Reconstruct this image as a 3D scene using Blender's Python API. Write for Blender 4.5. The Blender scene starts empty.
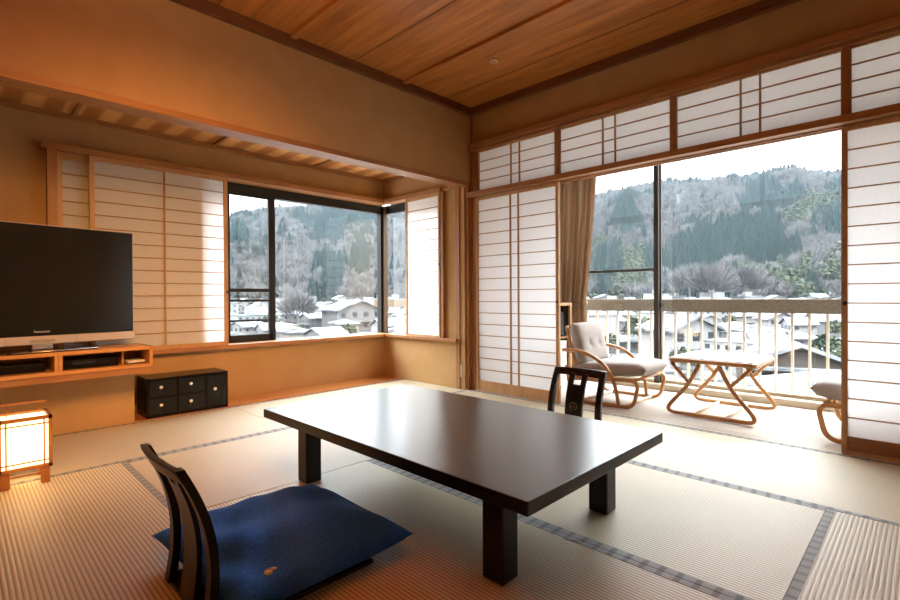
import bpy, bmesh, math, random
from math import sin, cos, pi, radians as RAD
from mathutils import Vector, Matrix
import numpy as np

random.seed(7)
COL = bpy.context.scene.collection

# ------------------------------------------------------------------ helpers
def new_bm(): return bmesh.new()

def add_box(bm, x0, x1, y0, y1, z0, z1, bev=0.0, M=None):
    vs = [bm.verts.new((x, y, z)) for x in (x0, x1) for y in (y0, y1) for z in (z0, z1)]
    q = [(0, 1, 3, 2), (4, 6, 7, 5), (0, 4, 5, 1), (2, 3, 7, 6), (0, 2, 6, 4), (1, 5, 7, 3)]
    fs = [bm.faces.new([vs[i] for i in f]) for f in q]
    bmesh.ops.recalc_face_normals(bm, faces=fs)
    if bev > 0:
        es = list({e for f in fs for e in f.edges})
        r = bmesh.ops.bevel(bm, geom=es, offset=bev, segments=2, profile=0.5, affect='EDGES')
        vs = list({v for f in r['faces'] for v in f.verts} | {v for v in vs if v.is_valid})
    if M is not None:
        bmesh.ops.transform(bm, matrix=M, verts=vs)
    return vs

def box_bm(*a, **k):
    bm = new_bm(); add_box(bm, *a, **k); return bm

def smooth_path(pts, n=8, closed=False):
    P = [Vector(p) for p in pts]; out = []
    m = len(P)
    rng = range(m if closed else m - 1)
    for i in rng:
        p1, p2 = P[i], P[(i + 1) % m]
        p0 = P[(i - 1) % m] if (closed or i > 0) else p1 + (p1 - p2)
        p3 = P[(i + 2) % m] if (closed or i + 2 < m) else p2 + (p2 - p1)
        for k in range(n):
            t = k / n
            out.append(0.5 * ((2 * p1) + (p2 - p0) * t + (2 * p0 - 5 * p1 + 4 * p2 - p3) * t * t + (3 * p1 - p0 - 3 * p2 + p3) * t ** 3))
    if not closed: out.append(P[-1])
    return out

def round_poly(pts, r, n=6, closed=False):
    """polyline with rounded corners"""
    P = [Vector(p) for p in pts]; out = []
    m = len(P)
    for i in range(m):
        if not closed and i in (0, m - 1): out.append(P[i]); continue
        a, b, c = P[i - 1], P[i], P[(i + 1) % m]
        d1, d2 = (a - b), (c - b)
        rr = min(r, d1.length * .48, d2.length * .48)
        s, e = b + d1.normalized() * rr, b + d2.normalized() * rr
        for k in range(n + 1):
            t = k / n
            out.append((1 - t) ** 2 * s + 2 * t * (1 - t) * b + t * t * e)
    return out

def add_tube(bm, pts, r, seg=10, closed=False, rz=None):
    """sweep a circle (or ellipse) of radius r (list allowed) along pts"""
    P = [Vector(p) for p in pts]; n = len(P); rings = []
    up = None
    for i in range(n):
        if closed: t = P[(i + 1) % n] - P[i - 1]
        else: t = P[min(i + 1, n - 1)] - P[max(i - 1, 0)]
        t.normalize()
        if up is None:
            up = Vector((0, 0, 1)) if abs(t.z) < .9 else Vector((1, 0, 0))
        u = (up - t * up.dot(t)).normalized(); v = t.cross(u); up = u
        rr = r[i] if isinstance(r, (list, tuple)) else r
        ra = rr; rb = rz if rz else rr
        rings.append([bm.verts.new(P[i] + u * (cos(2 * pi * k / seg) * ra) + v * (sin(2 * pi * k / seg) * rb)) for k in range(seg)])
    fs = []
    for i in range(n if closed else n - 1):
        A, B = rings[i], rings[(i + 1) % n]
        for k in range(seg):
            f = bm.faces.new((A[k], A[(k + 1) % seg], B[(k + 1) % seg], B[k])); f.smooth = True; fs.append(f)
    if not closed:
        fs.append(bm.faces.new(rings[0][::-1])); fs.append(bm.faces.new(rings[-1]))
    bmesh.ops.recalc_face_normals(bm, faces=fs)

def tube_bm(*a, **k):
    bm = new_bm(); add_tube(bm, *a, **k); return bm

def add_lathe(bm, prof, seg=24, c=(0, 0, 0), axis='Z'):
    rings = []
    for r, h in prof:
        ring = []
        for k in range(seg):
            a = 2 * pi * k / seg
            p = (r * cos(a), r * sin(a), h)
            if axis == 'X': p = (h, r * cos(a), r * sin(a))
            if axis == 'Y': p = (r * cos(a), h, r * sin(a))
            ring.append(bm.verts.new(Vector(p) + Vector(c)))
        rings.append(ring)
    fs = []
    for A, B in zip(rings, rings[1:]):
        for k in range(seg):
            f = bm.faces.new((A[k], A[(k + 1) % seg], B[(k + 1) % seg], B[k])); f.smooth = True; fs.append(f)
    fs.append(bm.faces.new(rings[0][::-1])); fs.append(bm.faces.new(rings[-1]))
    bmesh.ops.recalc_face_normals(bm, faces=fs)

def obj(name, bm, mat, parent=None, kind=None, label=None, cat=None, group=None, loc=None):
    me = bpy.data.meshes.new(name)
    bm.to_mesh(me); bm.free()
    o = bpy.data.objects.new(name, me); COL.objects.link(o)
    if mat is not None: me.materials.append(mat)
    if parent is not None: o.parent = parent
    if loc is not None: o.location = loc
    tag(o, label, cat, group, kind)
    return o

def tag(o, label=None, cat=None, group=None, kind=None):
    if label: o['label'] = label
    if cat: o['category'] = cat
    if group: o['group'] = group
    if kind: o['kind'] = kind
    return o

def thing(name, label, cat, loc=(0, 0, 0), rotz=0, group=None, kind=None):
    o = bpy.data.objects.new(name, None); COL.objects.link(o)
    o.empty_display_size = .05
    o.location = loc; o.rotation_euler = (0, 0, rotz)
    return tag(o, label, cat, group, kind)

def struct(name, bm, mat, label, cat, parent=None):
    return obj(name, bm, mat, parent, 'structure', label, cat)

def dup(root, loc, rotz=0, scale=None, label=None, group=None):
    r = root.copy(); COL.objects.link(r)
    r.location = loc; r.rotation_euler = (0, 0, rotz)
    if scale: r.scale = scale
    if label: r['label'] = label
    if group: r['group'] = group
    for ch in list(root.children):
        c = ch.copy(); COL.objects.link(c); c.parent = r
        for g in ch.children:
            d = g.copy(); COL.objects.link(d); d.parent = c
    return r

# ------------------------------------------------------------------ materials
def mat_new(name):
    m = bpy.data.materials.new(name); m.use_nodes = True
    nt = m.node_tree
    return m, nt, nt.nodes['Principled BSDF']

def simple(name, rgb, rough=.6, metal=0., spec=.5, coat=0.):
    m, nt, b = mat_new(name)
    b.inputs['Base Color'].default_value = (*rgb, 1)
    b.inputs['Roughness'].default_value = rough
    b.inputs['Metallic'].default_value = metal
    b.inputs['Specular IOR Level'].default_value = spec
    b.inputs['Coat Weight'].default_value = coat
    return m

def N(nt, t, **kw):
    n = nt.nodes.new(t)
    for k, v in kw.items():
        if k in n.inputs: n.inputs[k].default_value = v
        else: setattr(n, k, v)
    return n

def ramp(nt, src, stops):
    r = nt.nodes.new('ShaderNodeValToRGB')
    e = r.color_ramp.elements
    e[0].position, e[0].color = stops[0][0], (*stops[0][1], 1)
    e[1].position, e[1].color = stops[-1][0], (*stops[-1][1], 1)
    for p, c in stops[1:-1]:
        x = e.new(p); x.color = (*c, 1)
    nt.links.new(src, r.inputs[0])
    return r

def coords(nt, scale=(1, 1, 1), kind='Object'):
    tc = nt.nodes.new('ShaderNodeTexCoord'); mp = nt.nodes.new('ShaderNodeMapping')
    mp.inputs['Scale'].default_value = scale
    nt.links.new(tc.outputs[kind], mp.inputs['Vector'])
    return mp.outputs['Vector']

def wood(name, dark, light, scale=(2, 25, 25), rough=.5, bump=.08, coat=0.):
    m, nt, b = mat_new(name)
    v = coords(nt, scale)
    n1 = N(nt, 'ShaderNodeTexNoise', Scale=1.0, Detail=5.0, Roughness=.6, Distortion=.6)
    nt.links.new(v, n1.inputs['Vector'])
    r = ramp(nt, n1.outputs['Fac'], [(.3, dark), (.5, tuple((a + c) / 2 for a, c in zip(dark, light))), (.7, light)])
    nt.links.new(r.outputs[0], b.inputs['Base Color'])
    bp = N(nt, 'ShaderNodeBump', Strength=bump, Distance=.002)
    nt.links.new(n1.outputs['Fac'], bp.inputs['Height']); nt.links.new(bp.outputs[0], b.inputs['Normal'])
    b.inputs['Roughness'].default_value = rough
    b.inputs['Coat Weight'].default_value = coat
    return m

def plaster():
    m, nt, b = mat_new('plaster_sand')
    v = coords(nt, (1, 1, 1))
    n1 = N(nt, 'ShaderNodeTexNoise', Scale=320.0, Detail=3.0)
    n2 = N(nt, 'ShaderNodeTexNoise', Scale=6.0, Detail=4.0)
    nt.links.new(v, n1.inputs['Vector']); nt.links.new(v, n2.inputs['Vector'])
    mx = N(nt, 'ShaderNodeMath', operation='ADD'); s = N(nt, 'ShaderNodeMath', operation='MULTIPLY'); s.inputs[1].default_value = .5
    nt.links.new(n1.outputs['Fac'], s.inputs[0]); nt.links.new(s.outputs[0], mx.inputs[0])
    s2 = N(nt, 'ShaderNodeMath', operation='MULTIPLY'); s2.inputs[1].default_value = .5
    nt.links.new(n2.outputs['Fac'], s2.inputs[0]); nt.links.new(s2.outputs[0], mx.inputs[1])
    r = ramp(nt, mx.outputs[0], [(.3, (.45, .275, .120)), (.7, (.54, .34, .16))])
    nt.links.new(r.outputs[0], b.inputs['Base Color'])
    b.inputs['Roughness'].default_value = .95; b.inputs['Specular IOR Level'].default_value = .1
    bp = N(nt, 'ShaderNodeBump', Strength=.25, Distance=.002)
    nt.links.new(n1.outputs['Fac'], bp.inputs['Height']); nt.links.new(bp.outputs[0], b.inputs['Normal'])
    return m

def tatami(name, along):          # ribs run along 'X' or 'Y'
    m, nt, b = mat_new(name)
    v = coords(nt, (1, 1, 1))
    sp = N(nt, 'ShaderNodeSeparateXYZ'); nt.links.new(v, sp.inputs[0])
    a = sp.outputs['Y'] if along == 'X' else sp.outputs['X']
    l = sp.outputs['X'] if along == 'X' else sp.outputs['Y']
    k = N(nt, 'ShaderNodeMath', operation='MULTIPLY'); k.inputs[1].default_value = 2 * pi / .0142
    nt.links.new(a, k.inputs[0])
    s = N(nt, 'ShaderNodeMath', operation='SINE'); nt.links.new(k.outputs[0], s.inputs[0])
    mr = N(nt, 'ShaderNodeMapRange'); mr.inputs[1].default_value = -1; mr.inputs[2].default_value = 1
    nt.links.new(s.outputs[0], mr.inputs[0])
    nz = N(nt, 'ShaderNodeTexNoise', Scale=1.0, Detail=4.0)
    mp = nt.nodes.new('ShaderNodeMapping')
    mp.inputs['Scale'].default_value = (6, 260, 1) if along == 'Y' else (260, 6, 1)
    nt.links.new(v, mp.inputs['Vector']); nt.links.new(mp.outputs[0], nz.inputs['Vector'])
    big = N(nt, 'ShaderNodeTexNoise', Scale=1.6, Detail=2.0); nt.links.new(v, big.inputs['Vector'])
    r = ramp(nt, mr.outputs[0], [(.0, (.30, .245, .155)), (.35, (.60, .52, .37)), (1., (.67, .585, .42))])
    m1 = N(nt, 'ShaderNodeMix', data_type='RGBA', blend_type='MULTIPLY'); m1.inputs[0].default_value = .2
    r2 = ramp(nt, nz.outputs['Fac'], [(.3, (.72, .72, .68)), (.7, (1.1, 1.08, 1.02))])
    nt.links.new(r.outputs[0], m1.inputs[6]); nt.links.new(r2.outputs[0], m1.inputs[7])
    m2 = N(nt, 'ShaderNodeMix', data_type='RGBA', blend_type='MULTIPLY'); m2.inputs[0].default_value = .5
    r3 = ramp(nt, big.outputs['Fac'], [(.35, (.9, .9, .86)), (.65, (1.05, 1.03, .98))])
    nt.links.new(m1.outputs[2], m2.inputs[6]); nt.links.new(r3.outputs[0], m2.inputs[7])
    nt.links.new(m2.outputs[2], b.inputs['Base Color'])
    bp = N(nt, 'ShaderNodeBump', Strength=.35, Distance=.002)
    nt.links.new(mr.outputs[0], bp.inputs['Height']); nt.links.new(bp.outputs[0], b.inputs['Normal'])
    b.inputs['Roughness'].default_value = .5
    b.inputs['Specular IOR Level'].default_value = .5
    return m

def heri(name, along):
    m, nt, b = mat_new(name)
    v = coords(nt, (1, 1, 1))
    sp = N(nt, 'ShaderNodeSeparateXYZ'); nt.links.new(v, sp.inputs[0])
    l = sp.outputs['X'] if along == 'X' else sp.outputs['Y']
    k = N(nt, 'ShaderNodeMath', operation='MULTIPLY'); k.inputs[1].default_value = 2 * pi / .055
    nt.links.new(l, k.inputs[0])
    s = N(nt, 'ShaderNodeMath', operation='SINE'); nt.links.new(k.outputs[0], s.inputs[0])
    r = ramp(nt, s.outputs[0], [(.3, (.29, .29, .275)), (.62, (.175, .175, .168))])
    nt.links.new(r.outputs[0], b.inputs['Base Color'])
    b.inputs['Roughness'].default_value = .7
    return m

def paper(name, rgb, trans=.5):
    m = bpy.data.materials.new(name); m.use_nodes = True
    nt = m.node_tree; nt.nodes.clear()
    v = coords(nt, (1, 1, 1))
    n = N(nt, 'ShaderNodeTexNoise', Scale=60.0, Detail=6.0); nt.links.new(v, n.inputs['Vector'])
    r = ramp(nt, n.outputs['Fac'], [(.3, tuple(c * .96 for c in rgb)), (.7, rgb)])
    d = N(nt, 'ShaderNodeBsdfDiffuse'); t = N(nt, 'ShaderNodeBsdfTranslucent')
    nt.links.new(r.outputs[0], d.inputs[0]); nt.links.new(r.outputs[0], t.inputs[0])
    x = N(nt, 'ShaderNodeMixShader'); x.inputs[0].default_value = trans
    nt.links.new(d.outputs[0], x.inputs[1]); nt.links.new(t.outputs[0], x.inputs[2])
    o = N(nt, 'ShaderNodeOutputMaterial'); nt.links.new(x.outputs[0], o.inputs[0])
    return m

def glass(name):
    m = bpy.data.materials.new(name); m.use_nodes = True
    nt = m.node_tree; nt.nodes.clear()
    t = N(nt, 'ShaderNodeBsdfTransparent'); t.inputs[0].default_value = (.96, .98, .98, 1)
    g = N(nt, 'ShaderNodeBsdfGlossy'); g.inputs['Roughness'].default_value = .02
    f = N(nt, 'ShaderNodeFresnel')
    gm = N(nt, 'ShaderNodeNewGeometry'); io = N(nt, 'ShaderNodeMapRange'); io.inputs[3].default_value = 1.45; io.inputs[4].default_value = 1 / 1.45
    nt.links.new(gm.outputs['Backfacing'], io.inputs[0]); nt.links.new(io.outputs[0], f.inputs[0])
    x = N(nt, 'ShaderNodeMixShader')
    nt.links.new(f.outputs[0], x.inputs[0]); nt.links.new(t.outputs[0], x.inputs[1]); nt.links.new(g.outputs[0], x.inputs[2])
    o = N(nt, 'ShaderNodeOutputMaterial'); nt.links.new(x.outputs[0], o.inputs[0])
    return m

def fabric(name, c1, c2, scale=400, rough=.9, bump=.3):
    m, nt, b = mat_new(name)
    v = coords(nt, (1, 1, 1))
    n = N(nt, 'ShaderNodeTexNoise', Scale=float(scale), Detail=3.0); nt.links.new(v, n.inputs['Vector'])
    r = ramp(nt, n.outputs['Fac'], [(.35, c1), (.65, c2)])
    nt.links.new(r.outputs[0], b.inputs['Base Color'])
    bp = N(nt, 'ShaderNodeBump', Strength=bump, Distance=.001)
    nt.links.new(n.outputs['Fac'], bp.inputs['Height']); nt.links.new(bp.outputs[0], b.inputs['Normal'])
    b.inputs['Roughness'].default_value = rough; b.inputs['Specular IOR Level'].default_value = .2
    return m

PLASTER = plaster()
WOODY = wood('cedar_trim', (.30, .125, .04), (.44, .20, .07), (25, 2, 25), .45)
WOODX = wood('cedar_trim_x', (.30, .125, .04), (.44, .20, .07), (2, 25, 25), .45)
WOODZ = wood('cedar_post', (.30, .125, .04), (.44, .20, .07), (25, 25, 2), .45)
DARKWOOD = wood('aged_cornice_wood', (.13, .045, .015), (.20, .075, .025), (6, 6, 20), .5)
SHOJIWOOD = wood('shoji_cypress', (.42, .22, .085), (.56, .32, .14), (20, 20, 3), .5)
LATTICE = wood('shoji_lattice_wood', (.34, .17, .065), (.46, .25, .10), (20, 20, 20), .55)
CEILWOOD = wood('ceiling_cedar_boards', (.28, .088, .018), (.60, .235, .058), (1.3, 14, 14), .4, .05)
BOARD = wood('alcove_board', (.42, .15, .04), (.56, .22, .065), (30, 3, 30), .3, .05, .3)
OAK = wood('console_wood', (.50, .235, .075), (.62, .31, .11), (25, 2.5, 25), .35, .05)
RATTAN = wood('rattan', (.36, .15, .04), (.50, .235, .07), (12, 12, 12), .35, .1, .3)
RATTANP = simple('pale_rattan', (.74, .56, .36), .5)
LANTWOOD = wood('lantern_wood', (.30, .11, .03), (.42, .17, .05), (25, 25, 3), .5)
PAPER = paper('washi_paper', (.94, .94, .94), .62)
GLASS = glass('clear_glass')
ALU = simple('black_aluminium', (.012, .011, .010), .4, .0, .4)
BRONZE = simple('bronze_sash', (.055, .04, .03), .4, .3)
TATX, TATY = tatami('tatami_ribs_x', 'X'), tatami('tatami_ribs_y', 'Y')
HERX, HERY = heri('heri_cloth_x', 'X'), heri('heri_cloth_y', 'Y')
SLAB = simple('subfloor', (.35, .30, .22), .9)

def ajiro():
    m, nt, b = mat_new('woven_cedar_ajiro')
    v = coords(nt, (1, 1, 1))
    sp = N(nt, 'ShaderNodeSeparateXYZ'); nt.links.new(v, sp.inputs[0])
    tri = N(nt, 'ShaderNodeMath', operation='PINGPONG'); tri.inputs[1].default_value = .016
    nt.links.new(sp.outputs['X'], tri.inputs[0])
    k = N(nt, 'ShaderNodeMath', operation='MULTIPLY'); k.inputs[1].default_value = 1.6; nt.links.new(tri.outputs[0], k.inputs[0])
    ad = N(nt, 'ShaderNodeMath', operation='ADD'); nt.links.new(sp.outputs['Y'], ad.inputs[0]); nt.links.new(k.outputs[0], ad.inputs[1])
    fr = N(nt, 'ShaderNodeMath', operation='PINGPONG'); fr.inputs[1].default_value = .105; nt.links.new(ad.outputs[0], fr.inputs[0])
    dv = N(nt, 'ShaderNodeMath', operation='DIVIDE'); dv.inputs[1].default_value = .105; nt.links.new(fr.outputs[0], dv.inputs[0])
    n = N(nt, 'ShaderNodeTexNoise', Scale=1.0, Detail=3.0)
    mp = nt.nodes.new('ShaderNodeMapping'); mp.inputs['Scale'].default_value = (90, 8, 1)
    nt.links.new(v, mp.inputs['Vector']); nt.links.new(mp.outputs[0], n.inputs['Vector'])
    r = ramp(nt, dv.outputs[0], [(.42, (.46, .18, .05)), (.58, (.82, .45, .16))])
    r2 = ramp(nt, n.outputs['Fac'], [(.3, (.75, .72, .7)), (.7, (1.1, 1.1, 1.1))])
    mx = N(nt, 'ShaderNodeMix', data_type='RGBA', blend_type='MULTIPLY'); mx.inputs[0].default_value = .8
    nt.links.new(r.outputs[0], mx.inputs[6]); nt.links.new(r2.outputs[0], mx.inputs[7])
    nt.links.new(mx.outputs[2], b.inputs['Base Color']); b.inputs['Roughness'].default_value = .45
    return m
AJIRO = ajiro()

def lacquer():
    m, nt, b = mat_new('black_lacquer')
    v = coords(nt, (3, 60, 60))
    n = N(nt, 'ShaderNodeTexNoise', Scale=1.0, Detail=5.0); nt.links.new(v, n.inputs['Vector'])
    r = ramp(nt, n.outputs['Fac'], [(.35, (.010, .008, .007)), (.7, (.024, .018, .015))])
    nt.links.new(r.outputs[0], b.inputs['Base Color'])
    b.inputs['Roughness'].default_value = .28; b.inputs['Specular IOR Level'].default_value = 1.0; b.inputs['IOR'].default_value = 1.8
    b.inputs['Coat Weight'].default_value = .5; b.inputs['Coat Roughness'].default_value = .22
    bp = N(nt, 'ShaderNodeBump', Strength=.04, Distance=.001)
    nt.links.new(n.outputs['Fac'], bp.inputs['Height']); nt.links.new(bp.outputs[0], b.inputs['Normal'])
    return m
LACQ = lacquer()
BLACKCH = simple('chair_lacquer', (.007, .007, .008), .3, 0, .35)
CHAIREDGE = wood('chair_side_wood', (.30, .18, .08), (.42, .27, .13), (10, 10, 30), .5)

# ------------------------------------------------------------------ room shell
XM, YB, ZC = 3.78, -5.62, 2.64
WX, RY = -1.26, -.065                                      # alcove walls
add = add_box
floor = struct('floor', box_bm(-1.36, XM, YB, .12, -.12, -.032), SLAB, 'sub floor under the tatami mats', 'floor')

bm = new_bm()
add(bm, 0, XM, YB, 0, ZC, ZC + .08)
ceiling = struct('ceiling', bm, CEILWOOD, 'cedar board ceiling of the tatami room', 'ceiling')
y = -.36
bm = new_bm()
for i in range(11):
    yy = -.36 - .4885 * i
    if i % 2 == 1: add(bm, 0, XM, yy - .022, yy + .022, ZC - .022, ZC + .005)
obj('batten', bm, CEILWOOD, ceiling, 'structure')
bm = new_bm()
for i in range(11):
    yy = -.36 - .4885 * i
    if i % 2 == 0: add(bm, 0, XM, yy - .004, yy + .004, ZC - .003, ZC + .005)
    else: add(bm, 0, XM, yy + .022, yy + .034, ZC - .004, ZC + .005)
obj('board_seam', bm, DARKWOOD, ceiling, 'structure')
# cornices
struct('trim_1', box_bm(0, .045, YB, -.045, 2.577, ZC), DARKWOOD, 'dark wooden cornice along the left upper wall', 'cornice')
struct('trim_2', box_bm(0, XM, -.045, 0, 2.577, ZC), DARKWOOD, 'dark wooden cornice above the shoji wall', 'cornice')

# left upper wall (hanging wall of the alcove)
struct('wall_left_upper', box_bm(-.12, 0, YB, -.0, 1.955, 2.70), PLASTER, 'sand plaster hanging wall above the alcove', 'wall')
struct('trim_3', box_bm(-.13, .012, YB, -.0, 1.918, 1.955), WOODY, 'wooden edge strip under the hanging wall', 'trim')

# alcove: window wall
OPY0, OPZ0, OPZ1 = -1.97, .48, 1.905
bm = new_bm()
add(bm, WX - .12, WX, YB, OPY0, 0, 2.3)
add(bm, WX - .12, WX, OPY0, RY + .02, 0, OPZ0 - .03)
add(bm, WX - .12, WX, OPY0, RY + .02, OPZ1 + .045, 2.3)
struct('wall_left', bm, PLASTER, 'sand plaster wall of the alcove around the corner window', 'wall')
# alcove return wall
bm = new_bm()
OPX1 = -.30
add(bm, WX, -.121, RY, RY + .12, 1.95, 2.3)
add(bm, WX, -.03, RY, RY + .12, 0, OPZ0 - .03)
add(bm, OPX1, -.03, RY, RY + .12, OPZ0 - .03, 1.95)
struct('wall_alcove', bm, PLASTER, 'short plaster return wall at the corner window', 'wall')
# soffit
soff = struct('ceiling_alcove', box_bm(WX, -.12, YB, RY, 2.185, 2.25), AJIRO, 'woven cedar ceiling of the alcove', 'ceiling')
bm = new_bm()
for k in range(6): add(bm, WX, -.12, -.925 - .955 * k - .012, -.925 - .955 * k + .012, 2.168, 2.19)
obj('batten', bm, WOODX, soff, 'structure')
bm = new_bm()
add(bm, WX, WX + .025, YB, RY, 2.15, 2.185)
add(bm, WX, -.12, RY - .02, RY, 2.15, 2.185)
struct('trim_4', bm, WOODY, 'dark strip where the alcove wall meets its ceiling', 'trim')
# alcove low panel below the console
struct('wall_console', box_bm(WX, -.93, YB, -2.545, 0, .42), PLASTER, 'low plaster wall under the television console', 'wall')
struct('trim_5', box_bm(WX, -.925, -2.54, RY, -.03, .008), BOARD, 'polished orange floor board of the alcove', 'floor board')
# window head and sill trims
bm = new_bm()
add(bm, WX - .10, WX + .082, -3.02, RY, 1.905, 1.95, .004)
add(bm, WX + .082, OPX1 + .0, RY - .055, RY + .05, 1.905, 1.95, .004)
add(bm, OPX1, -.085, RY - .03, RY + .02, 1.915, 1.95, .004)
struct('trim_6', bm, WOODY, 'wooden head rail above the corner window and its shoji', 'head rail')
bm = new_bm()
add(bm, WX - .10, WX + .082, -2.95, RY, .445, .48, .004)
add(bm, WX + .082, -.10, RY - .05, RY + .08, .445, .48, .004)
struct('trim_7', bm, WOODY, 'wooden sill of the corner window', 'window sill')
struct('trim_8', box_bm(WX - .0, WX + .075, -2.985, -2.931, .445, 1.905), WOODZ, 'upright jamb at the left end of the alcove shoji', 'jamb')
struct('trim_9', box_bm(-.315, -.28, RY - .035, RY + .06, .48, 1.905), WOODZ, 'upright jamb beside the small alcove shoji', 'jamb')
struct('trim_10', box_bm(-.135, -.085, RY - .012, RY + .05, .008, 1.918), WOODZ, 'narrow upright strip beside the corner post', 'jamb')

# corner post
bm = new_bm()
add(bm, -.085, .003, -.045, .06, 0, 1.955, .003)
add(bm, .003, .025, -.012, .06, 0, ZC, .001)
add(bm, .025, .05, -.004, .04, 0, 1.83, .001); add(bm, .025, .078, -.004, .04, 1.83, 2.26, .001)
struct('trim_11', bm, WOODZ, 'cedar corner post between alcove and balcony shoji', 'post')

# right wall over the shoji
struct('wall_right', box_bm(0, XM, 0, .11, 2.31, 2.72), PLASTER, 'sand plaster band above the transom shoji', 'wall')
bm = new_bm()
add(bm, .0, XM, -.045, .1, 2.262, 2.31, .003)
struct('trim_12', bm, WOODX, 'wooden rail above the transom shoji', 'rail')
add(bm := new_bm(), .0, XM, -.018, .08, 2.24, 2.262, .002)
struct('trim_13', bm, WOODX, 'thin wooden rail holding the transom shoji', 'rail')
bm = new_bm()
add(bm, .0, XM, -.07, -.035, 1.812, 1.852, .002)
for a, c in ((-.035, -.012), (.028, .040), (.068, .095)): add(bm, 0, XM, a, c, 1.812, 1.852)
add(bm, 0, XM, -.012, .09, 1.822, 1.858)
struct('trim_14', bm, WOODX, 'grooved wooden lintel over the sliding shoji', 'lintel')
# threshold
TH = wood('pale_threshold', (.50, .42, .33), (.60, .52, .42), (3, 40, 40), .45)
bm = new_bm()
add(bm, 0, XM, -.012, .02, -.03, .003); add(bm, 0, XM, .028, .060, -.03, .003); add(bm, 0, XM, .068, .12, -.03, .003); add(bm, 0, XM, -.01, .12, -.03, -.003)
struct('trim_15', bm, TH, 'pale grooved threshold under the sliding shoji', 'threshold')
# post at the right, beyond frame / closing walls
struct('wall_back', box_bm(-1.38, XM + .1, YB - .1, YB, -.1, 2.72), PLASTER, 'plaster wall behind the viewer', 'wall')
struct('wall_side', box_bm(XM, XM + .1, YB, .1, -.1, 2.72), PLASTER, 'plaster wall on the far right side of the room', 'wall')

# ------------------------------------------------------------------ shoji
def shoji_bm_frame(w, h, sw, top, bot, t):
    bm = new_bm()
    add(bm, 0, sw, 0, t, 0, h, .0015); add(bm, w - sw, w, 0, t, 0, h, .0015)
    add(bm, sw, w - sw, .001, t - .001, h - top, h); add(bm, sw, w - sw, .001, t - .001, 0, .02 if bot > .04 else bot)
    return bm

def make_shoji(name, label, cat, loc, rotz, w, h, rows, vlines, sw=.027, top=.03, bot=.095, t=.03, lw=.006, board=True, bs=None, pull=None, group=None):
    """local x along the panel, local -y faces the room"""
    s = thing(name, label, cat, loc, rotz, group)
    obj('frame', shoji_bm_frame(w, h, sw, top, bot, t), SHOJIWOOD, s)
    if board: obj('bottom_board', box_bm(sw, w - sw, .004, t - .004, .02, bot), bs or SHOJIWOOD, s)
    bm = new_bm()
    z0, z1 = bot, h - top
    for k in range(1, rows):
        z = z0 + (z1 - z0) * k / rows
        add(bm, sw, w - sw, .004, .017, z - lw / 2, z + lw / 2)
    for x, lw2 in vlines: add(bm, x - lw2 / 2, x + lw2 / 2, .0035, .0175, z0, z1)
    obj('lattice', bm, LATTICE, s)
    obj('paper', box_bm(sw - .002, w - sw + .002, .0175, .0185, z0 - .002, z1 + .002), PAPER, s)
    if pull:
        bm = new_bm(); add_lathe(bm, [(.0, -.0005), (.011, -.0005), (.012, .002), (.009, .003)], 16, (pull[0], 0, pull[1]), 'Y')
        obj('finger_pull', bm, simple('dark_pull', (.03, .02, .015), .4), s)
    return s

make_shoji('shoji_screen', 'tall white shoji sliding screen closing the left end of the balcony opening', 'shoji screen', (.052, .0, .004), 0, .896, 1.806, 16, [(.403, .011), (.488, .011)], pull=(.88, .83))
REDB = wood('shoji_board_red', (.22, .08, .025), (.34, .13, .04), (3, 25, 25), .4)
make_shoji('shoji_screen', 'tall white shoji sliding screen with reddish bottom board at the right edge of the opening', 'shoji screen', (2.745, .0, .004), 0, .97, 1.806, 16, [(.44, .011), (.52, .011)], bs=REDB, pull=(.016, .83))
# transom panels
R_X = [.078, .935, 1.845, 2.765, 3.70]
RL = ['first transom shoji panel, nearest the corner post', 'second transom shoji panel from the corner post', 'third transom shoji panel, above the open view', 'last transom shoji panel, above the right-hand sliding screen']
VV = [((.455, .547)), (1.326, 1.424), (2.25, 2.355), (3.16, 3.26)]
for i in range(4):
    x0 = R_X[i] + (.0 if i == 0 else .017); x1 = R_X[i + 1] - .017
    make_shoji('transom_shoji', RL[i], 'transom shoji', (x0, .012, 1.858), 0, x1 - x0, .384, 4, [(v - x0, .010) for v in VV[i]], sw=.006, top=.012, bot=.012, t=.024, board=False)
for i, x in enumerate(R_X[1:4]):
    struct('trim_%d' % (16 + i), box_bm(x - .0165, x + .0165, -.008, .05, 1.857, 2.242, .002), WOODZ, ['wooden mullion between first and second transom panels', 'wooden mullion between second and third transom panels', 'wooden mullion between third and last transom panels'][i], 'mullion')

# alcove shoji: local x along +y  -> rotate +90 deg (local x -> +y, local -y -> +x)
make_shoji('alcove_shoji', 'wide white shoji screen of the alcove, behind the television', 'shoji screen', (WX + .072, -2.752, .4805), pi / 2, .963, 1.424, 14, [(.482, .010)], sw=.03, top=.03, bot=.03, t=.03, board=False, pull=(.955, .45))
make_shoji('alcove_shoji', 'shoji screen slid behind the wide alcove screen, only its left end showing', 'shoji screen', (WX + .036, -2.93, .4805), pi / 2, .96, 1.424, 14, [(.49, .010)], sw=.03, top=.05, bot=.03, t=.03, board=False)
make_shoji('alcove_shoji', 'small white shoji screen on the short return wall of the alcove', 'shoji screen', (-.836, RY - .042, .4805), 0, .515, 1.424, 13, [], sw=.022, top=.03, bot=.018, t=.028, board=False, pull=(.503, .72))

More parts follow.
